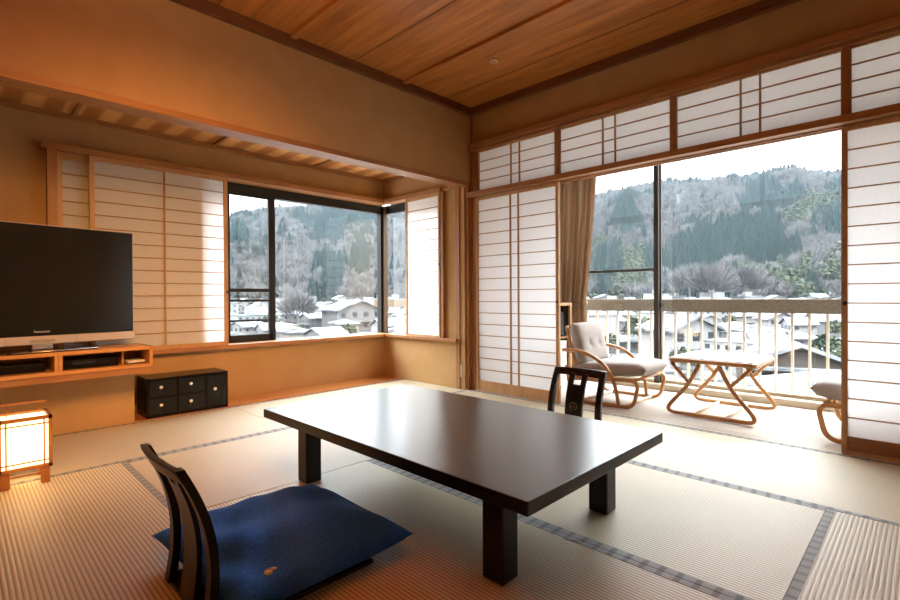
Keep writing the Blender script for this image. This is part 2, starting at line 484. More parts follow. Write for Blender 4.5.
# ------------------------------------------------------------------ corner window
wx = WX - .09
w1 = thing('window_1', 'black framed sliding window of the alcove corner', 'window', (0, 0, 0), 0, None, 'structure')
bm = new_bm()
add(bm, wx - .05, wx + .03, OPY0, .03, 1.818, 1.912)                 # head
add(bm, wx - .05, wx + .03, OPY0, .03, .455, .484)                  # bottom track
add(bm, wx - .05, wx + .03, OPY0, OPY0 + .04, .455, 1.912)
add(bm, wx - .045, wx + .03, -.055, -.0, .455, 1.912, .003)           # corner column
obj('frame', bm, ALU, w1, 'structure')
bm = new_bm(); add(bm, wx + .03, wx + .075, -.03, .005, .48, 1.905)
obj('corner_cover', bm, simple('brown_aluminium', (.10, .06, .03), .4), w1, 'structure')
bm = new_bm()
SY0, SY1 = -1.75, -1.33
add(bm, wx - .004, wx + .026, SY0, SY0 + .03, .484, 1.80)
add(bm, wx - .004, wx + .026, SY1 - .035, SY1 + .03, .484, 1.82, .002)
add(bm, wx - .004, wx + .026, SY0, SY1, .484, .545)
add(bm, wx - .002, wx + .024, SY0, SY1, .935, .965); add(bm, wx - .002, wx + .024, SY0, SY1, .845, .865)
add(bm, wx - .002, wx + .024, SY0, SY1, .665, .683)
add(bm, wx - .004, wx + .026, SY0, SY1, 1.802, 1.82)
obj('sash', bm, ALU, w1, 'structure')
obj('pane', box_bm(wx + .008, wx + .012, SY0 + .02, SY1, .54, 1.79), GLASS, w1, 'structure')
obj('pane', box_bm(wx - .03, wx - .026, OPY0 + .02, -.03, .47, 1.82), GLASS, w1, 'structure')
w2 = thing('window_2', 'narrow black framed window pane on the alcove return wall', 'window', (0, 0, 0), 0, None, 'structure')
bm = new_bm()
ry = RY + .09
add(bm, wx + .03, OPX1, ry - .02, ry + .03, 1.818, 1.912)
add(bm, wx + .03, OPX1, ry - .02, ry + .03, .455, .484)
add(bm, OPX1 - .04, OPX1, ry - .02, ry + .03, .455, 1.912)
obj('frame', bm, ALU, w2, 'structure')
obj('pane', box_bm(wx + .02, OPX1 - .03, ry + .003, ry + .007, .47, 1.82), GLASS, w2, 'structure')

# ------------------------------------------------------------------ tatami
def mat(label, x0, x1, y0, y1, along, sides=(-1, 1)):
    g = .0012
    cx, cy = (x0 + x1) / 2, (y0 + y1) / 2
    hx, hy = (x1 - x0) / 2 - g, (y1 - y0) / 2 - g
    t = thing('tatami_mat', label, 'tatami mat', (cx, cy, -.031), 0, 'tatami mats of the floor')
    hw = .029
    sm = TATX if along == 'X' else TATY; hm = HERX if along == 'X' else HERY
    if along == 'X':
        obj('rush_surface', box_bm(-hx, hx, -hy + .004, hy - .004, 0, .031), sm, t)
        for s in sides: obj('cloth_border', box_bm(-hx, hx, min(s * hy, s * (hy - hw)), max(s * hy, s * (hy - hw)), .001, .0322), hm, t)
    else:
        obj('rush_surface', box_bm(-hx + .004, hx - .004, -hy, hy, 0, .031), sm, t)
        for s in sides: obj('cloth_border', box_bm(min(s * hx, s * (hx - hw)), max(s * hx, s * (hx - hw)), -hy, hy, .001, .0322), hm, t)
    return t
u = .93
mat('tatami mat below the alcove window, along the orange board', -.925, 0, -1.86, RY, 'Y')
mat('tatami mat in front of the black safe and television console', -.925, 0, -3.72, -1.86, 'Y')
mat('tatami mat along the left shoji threshold, behind the low table', 0, 2 * u, -u, -.014, 'X')
mat('bright tatami mat along the balcony threshold, nearest the rattan furniture', 2 * u, 4 * u, -u, -.014, 'X')
mat('tatami mat under the left end of the low table', 0, u, -3 * u, -u, 'Y', (-1,))
mat('tatami mat under the far half of the low table', u, 3 * u, -2 * u, -u, 'X')
mat('tatami mat under the near half of the low table and blue cushion', u, 3 * u, -3 * u, -2 * u, 'X')
mat('tan tatami mat in the right-hand bottom corner, ribs running away from the viewer', 3 * u, 4 * u, -3 * u, -u, 'Y')
mat('tatami mat beside the paper lantern in the left foreground', 0, 2 * u, -4 * u, -3 * u, 'X')
TXS = floor
# ------------------------------------------------------------------ veranda (between shoji and glass doors)
VFL = fabric('veranda_floor_mat', (.56, .50, .42), (.64, .58, .50), 250, .8)
struct('floor_veranda', box_bm(-.05, XM, .12, 1.28, -.12, .0), VFL, 'beige floor of the veranda', 'floor')
struct('ceiling_veranda', box_bm(-.15, XM + .1, .11, 1.45, 2.35, 2.45), simple('veranda_ceiling_paint', (.62, .58, .50), .9), 'ceiling of the veranda', 'ceiling')
struct('wall_veranda', box_bm(-.13, -.0, .12, 1.40, -.1, 2.4), PLASTER, 'end wall of the veranda beside the curtain', 'wall')
struct('wall_veranda_right', box_bm(XM, XM + .1, .1, 1.4, -.1, 2.4), PLASTER, 'far end wall of the veranda', 'wall')
CURB = simple('beige_sill_paint', (.52, .44, .33), .6)
struct('trim_20', box_bm(0, XM, 1.17, 1.37, -.1, .055, .004), CURB, 'beige raised sill under the glass doors', 'sill')
# glass doors
def glass_door(name, label, x0, x1, y0, mid, handle):
    d = thing(name, label, 'glass door', (0, 0, 0), 0, None, 'structure')
    bm = new_bm()
    add(bm, x0, x0 + .045, y0, y0 + .03, .055, 2.26, .003); add(bm, x1 - .045, x1, y0, y0 + .03, .055, 2.26, .003)
    add(bm, x0 + .045, x1 - .045, y0, y0 + .03, 2.2, 2.26)
    obj('frame', bm, BRONZE, d, 'structure')
    obj('bottom_rail', box_bm(x0 + .045, x1 - .045, y0, y0 + .03, .055, .085), CURB, d, 'structure')
    if mid: obj('mid_rail', box_bm(x0 + .045, x1 - .045, y0 + .003, y0 + .027, 1.118, 1.142), BRONZE, d, 'structure')
    obj('pane', box_bm(x0 + .04, x1 - .04, y0 + .013, y0 + .017, .09, 2.21), GLASS, d, 'structure')
    if handle:
        bm = new_bm(); add(bm, handle - .012, handle + .012, y0 - .012, y0 + .002, .72, .86, .003); add(bm, handle + .012, handle + .03, y0 - .02, y0, .77, .81, .003)
        obj('handle', bm, ALU, d, 'structure')
glass_door('door_1', 'left sliding glass door of the veranda, with a middle rail', .04, 1.27, 1.225, True, None)
glass_door('door_2', 'right sliding glass door of the veranda, open to the full view', 1.235, 2.96, 1.265, False, 1.262)
glass_door('door_3', 'last sliding glass door, behind the right shoji', 2.93, 3.74, 1.225, True, None)
struct('trim_21', box_bm(0, XM, 1.2, 1.33, 2.26, 2.36), BRONZE, 'dark head frame over the glass doors', 'frame')

# ------------------------------------------------------------------ balcony railing
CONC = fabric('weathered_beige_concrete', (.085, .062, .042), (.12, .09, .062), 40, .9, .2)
struct('floor_balcony', box_bm(-4.2, 5.2, 1.40, 2.12, -.25, -.12), simple('balcony_concrete', (.5, .47, .42), .9), 'concrete floor of the balcony', 'floor')
rail = thing('balcony_railing', 'beige balcony railing with thick top beam and thin uprights', 'railing', (0, 2.0, -.12))
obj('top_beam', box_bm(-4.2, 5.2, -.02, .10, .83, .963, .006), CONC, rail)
BAL = simple('cream_upright_paint', (.42, .35, .27), .5)
obj('bottom_bar', box_bm(-4.2, 5.2, .02, .06, .07, .10), BAL, rail)
me = None
for k in range(52):
    x = -2.7 + .1312 * k + .03
    if me is None:
        o = obj('baluster', box_bm(-.010, .010, .025, .055, 0, .83), BAL, rail, loc=(x, 0, 0)); me = o.data
    else:
        o = bpy.data.objects.new('baluster', me); COL.objects.link(o); o.parent = rail; o.location = (x, 0, 0)

# ------------------------------------------------------------------ low table
tb = thing('low_table', 'long low black lacquered table in the middle of the tatami', 'table', (1.549, -1.92, .0014))
tt = obj('table_top', box_bm(-.785, .785, -.46, .46, .293, .335, .004), BLACKCH, tb)
tt.data.materials.append(LACQ)
for f_ in tt.data.polygons:
    if f_.normal.z > .9: f_.material_index = 1
for sx, x in ((-1, 0), (1, 0)):
    for sy in (-1, 1):
        cx = sx * .583; cyy = (-.325 if sy < 0 else .345)
        obj('leg', box_bm(cx - .041, cx + .041, cyy - .04, cyy + .04, .0, .294, .006), BLACKCH, tb)

# ------------------------------------------------------------------ legless chairs
def make_zaisu(label, loc, rotz):
    """origin: centre of the seat at floor; local +y is the direction the sitter faces; back at y<0"""
    c = thing('legless_chair', label, 'floor chair', loc, rotz, 'legless floor chairs')
    # curved profile of the back: from seat rear up and backwards
    def prof(t):                     # t 0..1 bottom->top ; returns (y,z)
        y = -.285 - .01 * t + .055 * sin(pi * t * .9) * .6 - .065 * t * t
        return y, .015 + .432 * t
    def slat(x0, x1, xt0, xt1, th, t0=0., t1=1., hole=None):
        bm = new_bm(); n = 18; L = []
        for i in range(n + 1):
            t = t0 + (t1 - t0) * i / n
            y, z = prof(t)
            a, b = x0 + (xt0 - x0) * t, x1 + (xt1 - x1) * t
            L.append([bm.verts.new(p) for p in ((a, y - th / 2, z), (b, y - th / 2, z), (b, y + th / 2, z), (a, y + th / 2, z))])
        for A, B in zip(L, L[1:]):
            for k in range(4): bm.faces.new((A[k], A[(k + 1) % 4], B[(k + 1) % 4], B[k]))
        bm.faces.new(L[0][::-1]); bm.faces.new(L[-1])
        bmesh.ops.recalc_face_normals(bm, faces=bm.faces[:])
        return bm
    w = .174
    for s in (-1, 1):
        a, b = sorted((s * w, s * (w - .034))); at, bt = sorted((s * (w - .008), s * (w - .040)))
        obj('back_stile', slat(a, b, at, bt, .022), BLACKCH, c)
    # centre splat in three pieces around the grip hole
    bm = slat(-.052, .052, -.058, .058, .014, .0, .80)
    b2 = slat(-.052, -.022, -.058, -.026, .014, .80, .94); b3 = slat(.022, .052, .026, .058, .014, .80, .94)
    for b in (b2, b3):
        m_ = bpy.data.meshes.new('t'); b.to_mesh(m_); b.free(); bm.from_mesh(m_); bpy.data.meshes.remove(m_)
    sp = obj('back_splat', bm, BLACKCH, c)
    # crest emblem on the sitter's side
    y, z = prof(.52)
    bm = new_bm()
    add_tube(bm, [(.022 * cos(2 * pi * k / 24), y + .008, z + .022 * sin(2 * pi * k / 24)) for k in range(24)], .0020, 6, True)
    for k in range(3):
        a = pi / 2 + k * 2 * pi / 3
        add_tube(bm, [(.004 * cos(a), y + .008, z + .004 * sin(a)), (.009 * cos(a + .3), y + .0082, z + .009 * sin(a + .3)), (.014 * cos(a), y + .008, z + .014 * sin(a))], .0015, 6)
    obj('gold_crest', bm, simple('gold_leaf', (.50, .40, .24), .4, .6), sp, label='gold crest ring')
    # top rail, slightly bowed, rounded ends
    bm = new_bm(); n = 20; L = []
    for i in range(n + 1):
        q = -1 + 2 * i / n
        x = q * (w - .006)
        e = max(0, abs(q) - .86) / .14
        lo_t, hi_t = .905, 1.0 - .035 * e * e
        bow = -.016 * (1 - q * q)
        ring = []
        for t, o_ in ((lo_t, -.012), (lo_t, .010), (hi_t, .009), (hi_t, -.011)):
            y, z = prof(t); ring.append(bm.verts.new((x, y + o_ + bow, z + .003 * (1 - q * q))))
        L.append(ring)
    for A, B in zip(L, L[1:]):
        for k in range(4): bm.faces.new((A[k], A[(k + 1) % 4], B[(k + 1) % 4], B[k]))
    bm.faces.new(L[0][::-1]); bm.faces.new(L[-1])
    bmesh.ops.recalc_face_normals(bm, faces=bm.faces[:])
    bmesh.ops.bevel(bm, geom=[e for e in bm.edges if e.calc_face_angle(0) > .8], offset=.003, segments=2, affect='EDGES')
    obj('top_rail', bm, BLACKCH, c)
    # seat plate (curved ply)
    bm = new_bm(); add(bm, -.20, .20, -.285, .22, .004, .016, .003)
    obj('seat', bm, BLACKCH, c)
    return c
make_zaisu('black legless floor chair with the navy cushion, in the left foreground', (1.585, -2.695, 0), 0)
make_zaisu('black legless floor chair on the far side of the low table', (1.615, -1.185, 0), pi)

# ------------------------------------------------------------------ cushions
def pillow_bm(w, d, h, n=28, p=2.6, tip=.04, base=.0, sag=.0):
    bm = new_bm(); G = {}
    for side in (1, -1):
        for i in range(n + 1):
            for j in range(n + 1):
                uu, vv = -1 + 2 * i / n, -1 + 2 * j / n
                e = i in (0, n) or j in (0, n)
                if side == -1 and e: G[side, i, j] = G[1, i, j]; continue
                k = (1 - abs(uu) ** p) * (1 - abs(vv) ** p)
                k = max(k, 0) ** .42
                # edges pull in between the corners
                sx = 1 - tip * (1 - vv * vv) ; sy = 1 - tip * (1 - uu * uu)
                wr = .035 * sin(9 * uu + 4 * vv) * sin(5 * vv - 3 * uu) * (abs(uu) * abs(vv) + .2)
                z = side * h / 2 * k * (1 + wr) + base
                if side == 1: z -= sag * (1 - uu * uu) * (1 - vv * vv)
                G[side, i, j] = bm.verts.new((uu * w / 2 * sx, vv * d / 2 * sy, z))
        for i in range(n):
            for j in range(n):
                q = [G[side, i, j], G[side, i + 1, j], G[side, i + 1, j + 1], G[side, i, j + 1]]
                f = bm.faces.new(q if side == 1 else q[::-1]); f.smooth = True
    return bm

def navy():
    m, nt, b = mat_new('navy_silk_cushion')
    v = coords(nt, (1, 1, 1))
    n = N(nt, 'ShaderNodeTexNoise', Scale=260.0, Detail=2.0); nt.links.new(v, n.inputs['Vector'])
    r = ramp(nt, n.outputs['Fac'], [(.35, (.010, .085, .44)), (.65, (.028, .20, .88))])
    n2 = N(nt, 'ShaderNodeTexNoise', Scale=520.0, Detail=1.0); nt.links.new(v, n2.inputs['Vector'])
    sp = N(nt, 'ShaderNodeSeparateXYZ'); nt.links.new(v, sp.inputs[0])
    # woven gold-fleck band across the cushion
    q = N(nt, 'ShaderNodeMath', operation='MULTIPLY_ADD'); q.inputs[1].default_value = .35
    nt.links.new(sp.outputs['X'], q.inputs[0]); nt.links.new(sp.outputs['Y'], q.inputs[2])
    q2 = N(nt, 'ShaderNodeMath', operation='SUBTRACT'); q2.inputs[1].default_value = .03; nt.links.new(q.outputs[0], q2.inputs[0])
    ab = N(nt, 'ShaderNodeMath', operation='ABSOLUTE'); nt.links.new(q2.outputs[0], ab.inputs[0])
    mr = N(nt, 'ShaderNodeMapRange'); mr.inputs[1].default_value = .03; mr.inputs[2].default_value = .09; mr.inputs[3].default_value = .13; mr.inputs[4].default_value = 0
    nt.links.new(ab.outputs[0], mr.inputs[0])
    th = N(nt, 'ShaderNodeMapRange'); th.inputs[1].default_value = .5; th.inputs[2].default_value = .6
    nt.links.new(n2.outputs['Fac'], th.inputs[0])
    mu = N(nt, 'ShaderNodeMath', operation='MULTIPLY'); nt.links.new(mr.outputs[0], mu.inputs[0]); nt.links.new(th.outputs[0], mu.inputs[1])
    mx = N(nt, 'ShaderNodeMix', data_type='RGBA'); nt.links.new(mu.outputs[0], mx.inputs[0])
    nt.links.new(r.outputs[0], mx.inputs[6]); mx.inputs[7].default_value = (.42, .34, .16, 1)
    nt.links.new(mx.outputs[2], b.inputs['Base Color'])
    b.inputs['Roughness'].default_value = .75; b.inputs['Specular IOR Level'].default_value = .15
    return m
cu = thing('floor_cushion', 'navy blue floor cushion lying on the near legless chair', 'cushion', (1.52, -2.66, .0165), RAD(1))
bm = pillow_bm(.645, .615, .145, 44, p=2.4, tip=.05, base=.056)
for v in bm.verts:
    uu, vv = v.co.x / .32, v.co.y / .31
    q = max(0, 1 - max(abs(uu), abs(vv)) ** 4)
    if v.co.z > .056:
        v.co.z += q * (.009 * sin(6 * uu - 5 * vv + 2 * sin(3 * vv)) + .005 * sin(12 * vv + 6 * uu))
    else: v.co.z = max(v.co.z, .001)
CZ = min((v for v in bm.verts if v.co.z > .056), key=lambda v: (v.co.x - .235) ** 2 + (v.co.y + .165) ** 2).co.z
obj('cover', bm, navy(), cu)
bm = new_bm()
for k in range(3):
    a = pi / 2 + k * 2 * pi / 3
    add_lathe(bm, [(.0, -.006), (.012, -.006), (.012, .0015), (.0, .002)], 14, (.235 + .012 * cos(a), -.165 + .012 * sin(a), CZ))
obj('crest', bm, simple('gold_thread', (.55, .42, .20), .6), cu, label='small gold embroidered crest')
# far cushion hidden by the table: the photograph shows nothing of it

# ------------------------------------------------------------------ paper lantern
EM = bpy.data.materials.new('glowing_lantern_paper'); EM.use_nodes = True
nt = EM.node_tree; nt.nodes.clear()
e = N(nt, 'ShaderNodeEmission'); e.inputs[0].default_value = (1., .62, .27, 1); e.inputs[1].default_value = 2.6
o_ = N(nt, 'ShaderNodeOutputMaterial'); nt.links.new(e.outputs[0], o_.inputs[0])
ln = thing('paper_lantern', 'small square wooden floor lantern with glowing paper sides', 'lantern', (-.022, -3.208, 0))
S = .098
bm = new_bm()
for sx in (-1, 1):
    for sy in (-1, 1):
        x, yv = sx * (S - .007), sy * (S - .007)
        add(bm, x - .007, x + .007, yv - .007, yv + .007, .075, .322)
for z in (.085, .315):
    for s in (-1, 1):
        add(bm, -S, S, s * (S - .007) - .007, s * (S - .007) + .007, z - .008, z + .008)
        add(bm, s * (S - .007) - .007, s * (S - .007) + .007, -S, S, z - .008, z + .008)
obj('frame', bm, LANTWOOD, ln)
bm = new_bm()
for s in (-1, 1):
    for d in (-.068, .068):
        add(bm, s * (S - .004) - .003, s * (S - .004) + .003, d - .003, d + .003, .085, .315)
        add(bm, d - .003, d + .003, s * (S - .004) - .003, s * (S - .004) + .003, .085, .315)
    for z in (.112, .288):
        add(bm, s * (S - .004) - .0025, s * (S - .004) + .0025, -S + .01, S - .01, z - .003, z + .003)
        add(bm, -S + .01, S - .01, s * (S - .004) - .0025, s * (S - .004) + .0025, z - .003, z + .003)
obj('lattice', bm, LANTWOOD, ln)
bm = new_bm(); add(bm, -S + .012, S - .012, -S + .012, S - .012, .09, .312)
obj('paper_shade', bm, EM, ln)
for sx in (-1, 1):
    for sy in (-1, 1): obj('foot', box_bm(sx * .078 - .014, sx * .078 + .014, sy * .072 - .017, sy * .072 + .017, 0, .08, .002), LANTWOOD, ln)
bm = new_bm(); add(bm, -.004, .004, -.085, .085, .374, .384, .001); add(bm, -.002, .002, -.062, -.058, .32, .376); add(bm, -.002, .002, .058, .062, .32, .376)
obj('handle', bm, LANTWOOD, ln)
bm = new_bm()
for sy in (-1, 1): add(bm, -.078, .078, sy * .072 - .004, sy * .072 + .004, .046, .054)
for sx in (-1, 1): add(bm, sx * .078 - .004, sx * .078 + .004, -.072, .072, .046, .054)
obj('stretcher', bm, LANTWOOD, ln)

# ------------------------------------------------------------------ black safe chest
BLK = simple('black_enamel', (.006, .006, .007), .25, 0, .22)
BLK2 = simple('black_enamel_front', (.008, .008, .009), .16, 0, .3)
SILV = simple('brushed_silver', (.75, .73, .70), .3, 1.)
ch = thing('safe_chest', 'black lacquered chest with four drawers, a door and silver knobs, below the alcove shoji', 'chest', (-1.06, -2.185, .008))
LW, LD, LH = .285, .135, .288
bm = new_bm(); add(bm, -LD, LD - .012, -LW, LW, 0, LH, .004); add(bm, LD - .014, LD, -LW, LW, LH - .012, LH); add(bm, LD - .014, LD, -LW, LW, 0, .014)
for yv in (-LW, LW - .012, -.075 - .006, .125 - .006): add(bm, LD - .014, LD, yv, yv + .012, 0, LH)
obj('body', bm, BLK, ch)
def knob(parent, yv, z):
    bm = new_bm(); add_lathe(bm, [(.004, 0), (.004, .012), (.012, .014), (.013, .02), (.009, .025), (.0, .026)], 14, (LD, yv, z), 'X')
    k = obj('knob', bm, SILV, parent)
    bm = new_bm(); add(bm, LD, LD + .003, yv - .006, yv + .006, z - .045, z - .008, .001); obj('latch_plate', bm, simple('dark_iron', (.02, .02, .02), .35, .8), parent)
for (a, b_) in ((-LW + .014, -.083), (-.067, .117)):
    for (z0, z1) in ((.018, .142), (.15, .272)):
        d = obj('drawer', box_bm(LD - .016, LD - .002, a, b_, z0, z1, .003), BLK2, ch)
        knob(d, (a + b_) / 2 - .02, (z0 + z1) / 2 + .012)
d = obj('door', box_bm(LD - .016, LD - .002, .133, LW - .014, .018, .272, .003), BLK2, ch)
knob(d, .18, .16)

# ------------------------------------------------------------------ television console, TV and contents
CROT = RAD(3)
cz = .425
cs = thing('television_console', 'orange wooden wall console with open bays, under the television', 'console', (-.62, -2.505, cz), CROT)
# local: front at x=0, extends to -x ; right end at y=0, extends to -y ; rotated slightly
L_, D_, H_ = 1.75, .295, .138
def cbox(bm, x0, x1, y0, y1, z0, z1): add(bm, x0, x1, y0, y1, z0, z1, .001)
bm = new_bm()
cbox(bm, -D_, 0, -L_, 0, H_ - .022, H_); cbox(bm, -D_, 0, -L_, 0, .0, .022); cbox(bm, -D_, -D_ + .01, -L_, 0, .02, H_ - .02)
cbox(bm, -D_, 0, -.02, 0, .0, H_)
obj('carcass', bm, OAK, cs)
for yv, tk in ((-.49, .018), (-.51, .018), (-1.0, .02), (-1.72, .02)):
    obj('upright', box_bm(-D_, -.0005, yv - tk / 2, yv + tk / 2, .02, H_ - .02), OAK, cs)
obj('upright', box_bm(-D_, -.09, -.155, -.145, .02, H_ - .02), OAK, cs)
obj('base_rail', box_bm(-D_, -.012, -L_ + .01, -.004, -.04, .0), WOODY, cs)
def on_console(x, yv): return Vector((-.62, -2.505, cz)) + Matrix.Rotation(CROT, 3, 'Z') @ Vector((x, yv, 0))
p = on_console(-.16, -.325)
pl = thing('disc_player', 'black disc player in the open console bay below the television', 'disc player', (p.x, p.y, cz + .0225), CROT)
obj('case', box_bm(-.12, .10, -.15, .145, 0, .055, .003), BLK, pl)
obj('disc_tray', box_bm(.10, .103, -.10, .02, .03, .042), simple('dark_gloss_trim', (.04, .04, .045), .2), pl)
obj('display', box_bm(.10, .102, .045, .12, .022, .042), simple('smoked_display', (.015, .015, .02), .1), pl)
p = on_console(-.16, -.72)
pl = thing('set_top_box', 'black set top box in the leftmost console bay in view', 'set top box', (p.x, p.y, cz + .0225), CROT)
obj('case', box_bm(-.12, .09, -.18, .17, 0, .05, .003), BLK, pl)
obj('front_panel', box_bm(.09, .093, -.175, .165, .005, .045), BLK2, pl)
p = on_console(-.11, -.085)
bk = thing('guest_booklet', 'thin dark booklet with pale pages in the small right console bay', 'booklet', (p.x, p.y, cz + .0225), CROT + .03)
obj('cover', box_bm(-.08, .06, -.052, .052, 0, .008), simple('booklet_cover', (.03, .03, .03), .5), bk)
obj('pages', box_bm(-.076, .064, -.049, .049, .008, .022), simple('booklet_pages', (.62, .6, .56), .8), bk)

TR = RAD(10)
tvp = Vector((-.735, -3.068, cz + H_ + .0006))
tv = thing('television', 'flat black television with silver lower bezel on the wooden console', 'television', tvp, TR)
TW, TB, TT = .500, .042, .762
SILV2 = simple('silver_plastic', (.62, .56, .52), .35, .4)
obj('bezel', box_bm(-.05, .012, -TW, TW, TB + .05, TT, .006), simple('piano_black', (.009, .009, .010), .18, 0, .5), tv)
obj('screen', box_bm(.0105, .0135, -TW + .045, TW - .045, TB + .145, TT - .055), simple('dark_screen_glass', (.011, .011, .012), .12, 0, .45), tv)
obj('edge_trim', box_bm(-.055, .006, -TW - .004, TW + .004, TB + .046, TT + .005, .004), SILV2, tv)
sb = new_bm(); add(sb, -.055, .022, -TW - .006, TW + .006, TB, TB + .052, .006)
sb_o = obj('speaker_bar', sb, SILV2, tv, label='silver lower bezel')
bm = new_bm(); add(bm, .022, .0235, -.06, .06, TB + .012, TB + .03)
obj('control_panel', bm, simple('grey_plastic', (.36, .34, .32), .5), sb_o)
for yv in (.171, -.171): obj('speaker_seam', box_bm(.022, .0235, yv - .001, yv + .001, TB + .004, TB + .048), bpy.data.materials['grey_plastic'], sb_o)
st = new_bm(); add(st, -.12, .125, -.25, .33, 0, .012, .004)
for _v in st.verts:
    if _v.co.x > 0: _v.co.y *= 1 - .25 * _v.co.x / .125 if abs(_v.co.y) > .2 else 1
sto = obj('stand_base', st, simple('gloss_black_stand', (.012, .012, .013), .08, 0, .6), tv)
bm = new_bm(); add(bm, -.05, .02, -.05, .05, .012, TB + .01, .004); obj('stand_neck', bm, SILV, tv, label='silver neck')
bm = new_bm(); add_tube(bm, round_poly([(.122, -.17, .008), (.122, .25, .008)], .01), .004, 8); obj('chrome_edge', bm, SILV, sto)
# lettering on the bezel
fc = bpy.data.curves.new('logo_text', 'FONT'); fc.body = 'Panasonic'; fc.size = .019; fc.align_x = 'CENTER'; fc.extrude = .0006; fc.space_character = 1.05
to = bpy.data.objects.new('logo_tmp', fc); COL.objects.link(to)
dg = bpy.context.evaluated_depsgraph_get(); lm = bpy.data.meshes.new_from_object(to.evaluated_get(dg))
bpy.data.objects.remove(to)
lo = bpy.data.objects.new('logo_lettering', lm); COL.objects.link(lo); lo.parent = tv
lm.materials.append(simple('logo_silver', (.7, .7, .7), .4, .2))
lo.location = (.0128, 0, TB + .072); lo.rotation_euler = (pi / 2, 0, pi / 2)

# ------------------------------------------------------------------ small fixtures
so = thing('wall_socket', 'white wall socket low on the alcove return wall', 'socket', (-.10, RY, .178))
obj('plate', box_bm(-.035, .035, -.006, 0, -.058, .058, .002), simple('ivory_plastic', (.74, .68, .58), .4), so)
obj('outlet', box_bm(-.014, .014, -.008, -.005, -.03, .03, .001), simple('ivory_plastic_2', (.66, .60, .50), .4), so)
dl = thing('ceiling_spotlight', 'tiny round recessed spotlight in the cedar ceiling', 'spotlight', (.776, -.60, ZC))
bm = new_bm(); add_lathe(bm, [(.017, 0.0), (.036, -.001), (.038, -.006), (.030, -.008), (.018, -.005)], 28); obj('ring', bm, simple('brass_ring', (.62, .40, .20), .35, .5), dl)
bm = new_bm(); add_lathe(bm, [(.0, .002), (.016, .0), (.014, -.008), (.0, -.010)], 20); obj('lens', bm, simple('dim_lens', (.5, .42, .3), .2), dl)

# ------------------------------------------------------------------ veranda furniture
CUSH = fabric('grey_beige_upholstery', (.30, .26, .235), (.40, .35, .32), 300, .9)
BTN = simple('cushion_button', (.30, .24, .20), .8)
def make_chair(label, loc, rotz):
    """faces local +x, width along y, origin at the centre of the floor footprint"""
    c = thing('rattan_chair', label, 'armchair', loc, rotz, 'rattan armchairs on the veranda')
    W = .275
    for s in (-1, 1):
        yv = s * W
        pts = round_poly([(-.30, yv, .30), (-.24, yv, .018), (.27, yv, .018), (.315, yv, .225), (.16, yv, .225), (-.26, yv, .19)], .07, 7)
        obj('side_loop', tube_bm(pts, .0155, 10), RATTAN, c)
        arm = smooth_path([(-.33, yv * 1.05, .425), (-.22, yv * 1.09, .432), (-.07, yv * 1.09, .40), (.06, yv * 1.07, .31), (.13, yv * 1.04, .17), (.155, yv, .02)], 7)
        obj('armrest', tube_bm(arm, .0155, 10), RATTAN, c)
        obj('back_post', tube_bm(smooth_path([(-.20, s * .20, .20), (-.29, s * .205, .42), (-.345, s * .20, .62)], 6), .014, 10), RATTAN, c)
    bm = new_bm()
    for x, z in ((.275, .228), (-.24, .195), (.02, .215)): add_tube(bm, [(x, -W, z), (x, W, z)], .013, 8)
    obj('seat_rail', bm, RATTAN, c)
    bm = new_bm()
    for x, z in ((.20, .020), (-.15, .020)): add_tube(bm, [(x, -W, z), (x, W, z)], .011, 8)
    obj('floor_stretcher', bm, RATTANP, c, label='pale floor stretcher')
    bm = new_bm(); add_tube(bm, [(-.345, -.20, .615), (-.345, .20, .615)], .013, 8); add_tube(bm, [(-.30, -.21, .44), (-.30, .21, .44)], .011, 8)
    obj('back_rail', bm, RATTAN, c)
    bm = pillow_bm(.60, .52, .115, 20, 7, .0); bmesh.ops.transform(bm, matrix=Matrix.Translation((.055, 0, .288)) @ Matrix.Rotation(RAD(-4), 4, 'Y'), verts=bm.verts)
    obj('seat_cushion', bm, CUSH, c)
    Mb = Matrix.Translation((-.235, 0, .475)) @ Matrix.Rotation(RAD(76), 4, 'Y')
    bm = pillow_bm(.36, .47, .12, 24, 6, .0)
    for v in bm.verts:                                       # button tufts
        for by in (-.08, .08):
            d = (Vector((v.co.x, v.co.y, 0)) - Vector((.015, by, 0))).length
            if v.co.z > 0: v.co.z -= .022 * math.exp(-(d / .03) ** 2)
    bmesh.ops.transform(bm, matrix=Mb, verts=bm.verts)
    bc = obj('back_cushion', bm, CUSH, c)
    for by in (-.08, .08):
        bm = new_bm(); add_lathe(bm, [(0, 0), (.009, 0), (.009, .004), (0, .006)], 10, (.015, by, .037)); bmesh.ops.transform(bm, matrix=Mb, verts=bm.verts)
        obj('button', bm, BTN, bc)
    return c
make_chair('rattan armchair with grey cushions, in front of the curtain', (1.20, .475, .0), RAD(1))
make_chair('rattan armchair mostly hidden behind the right shoji screen', (2.93, .47, .0), RAD(179))

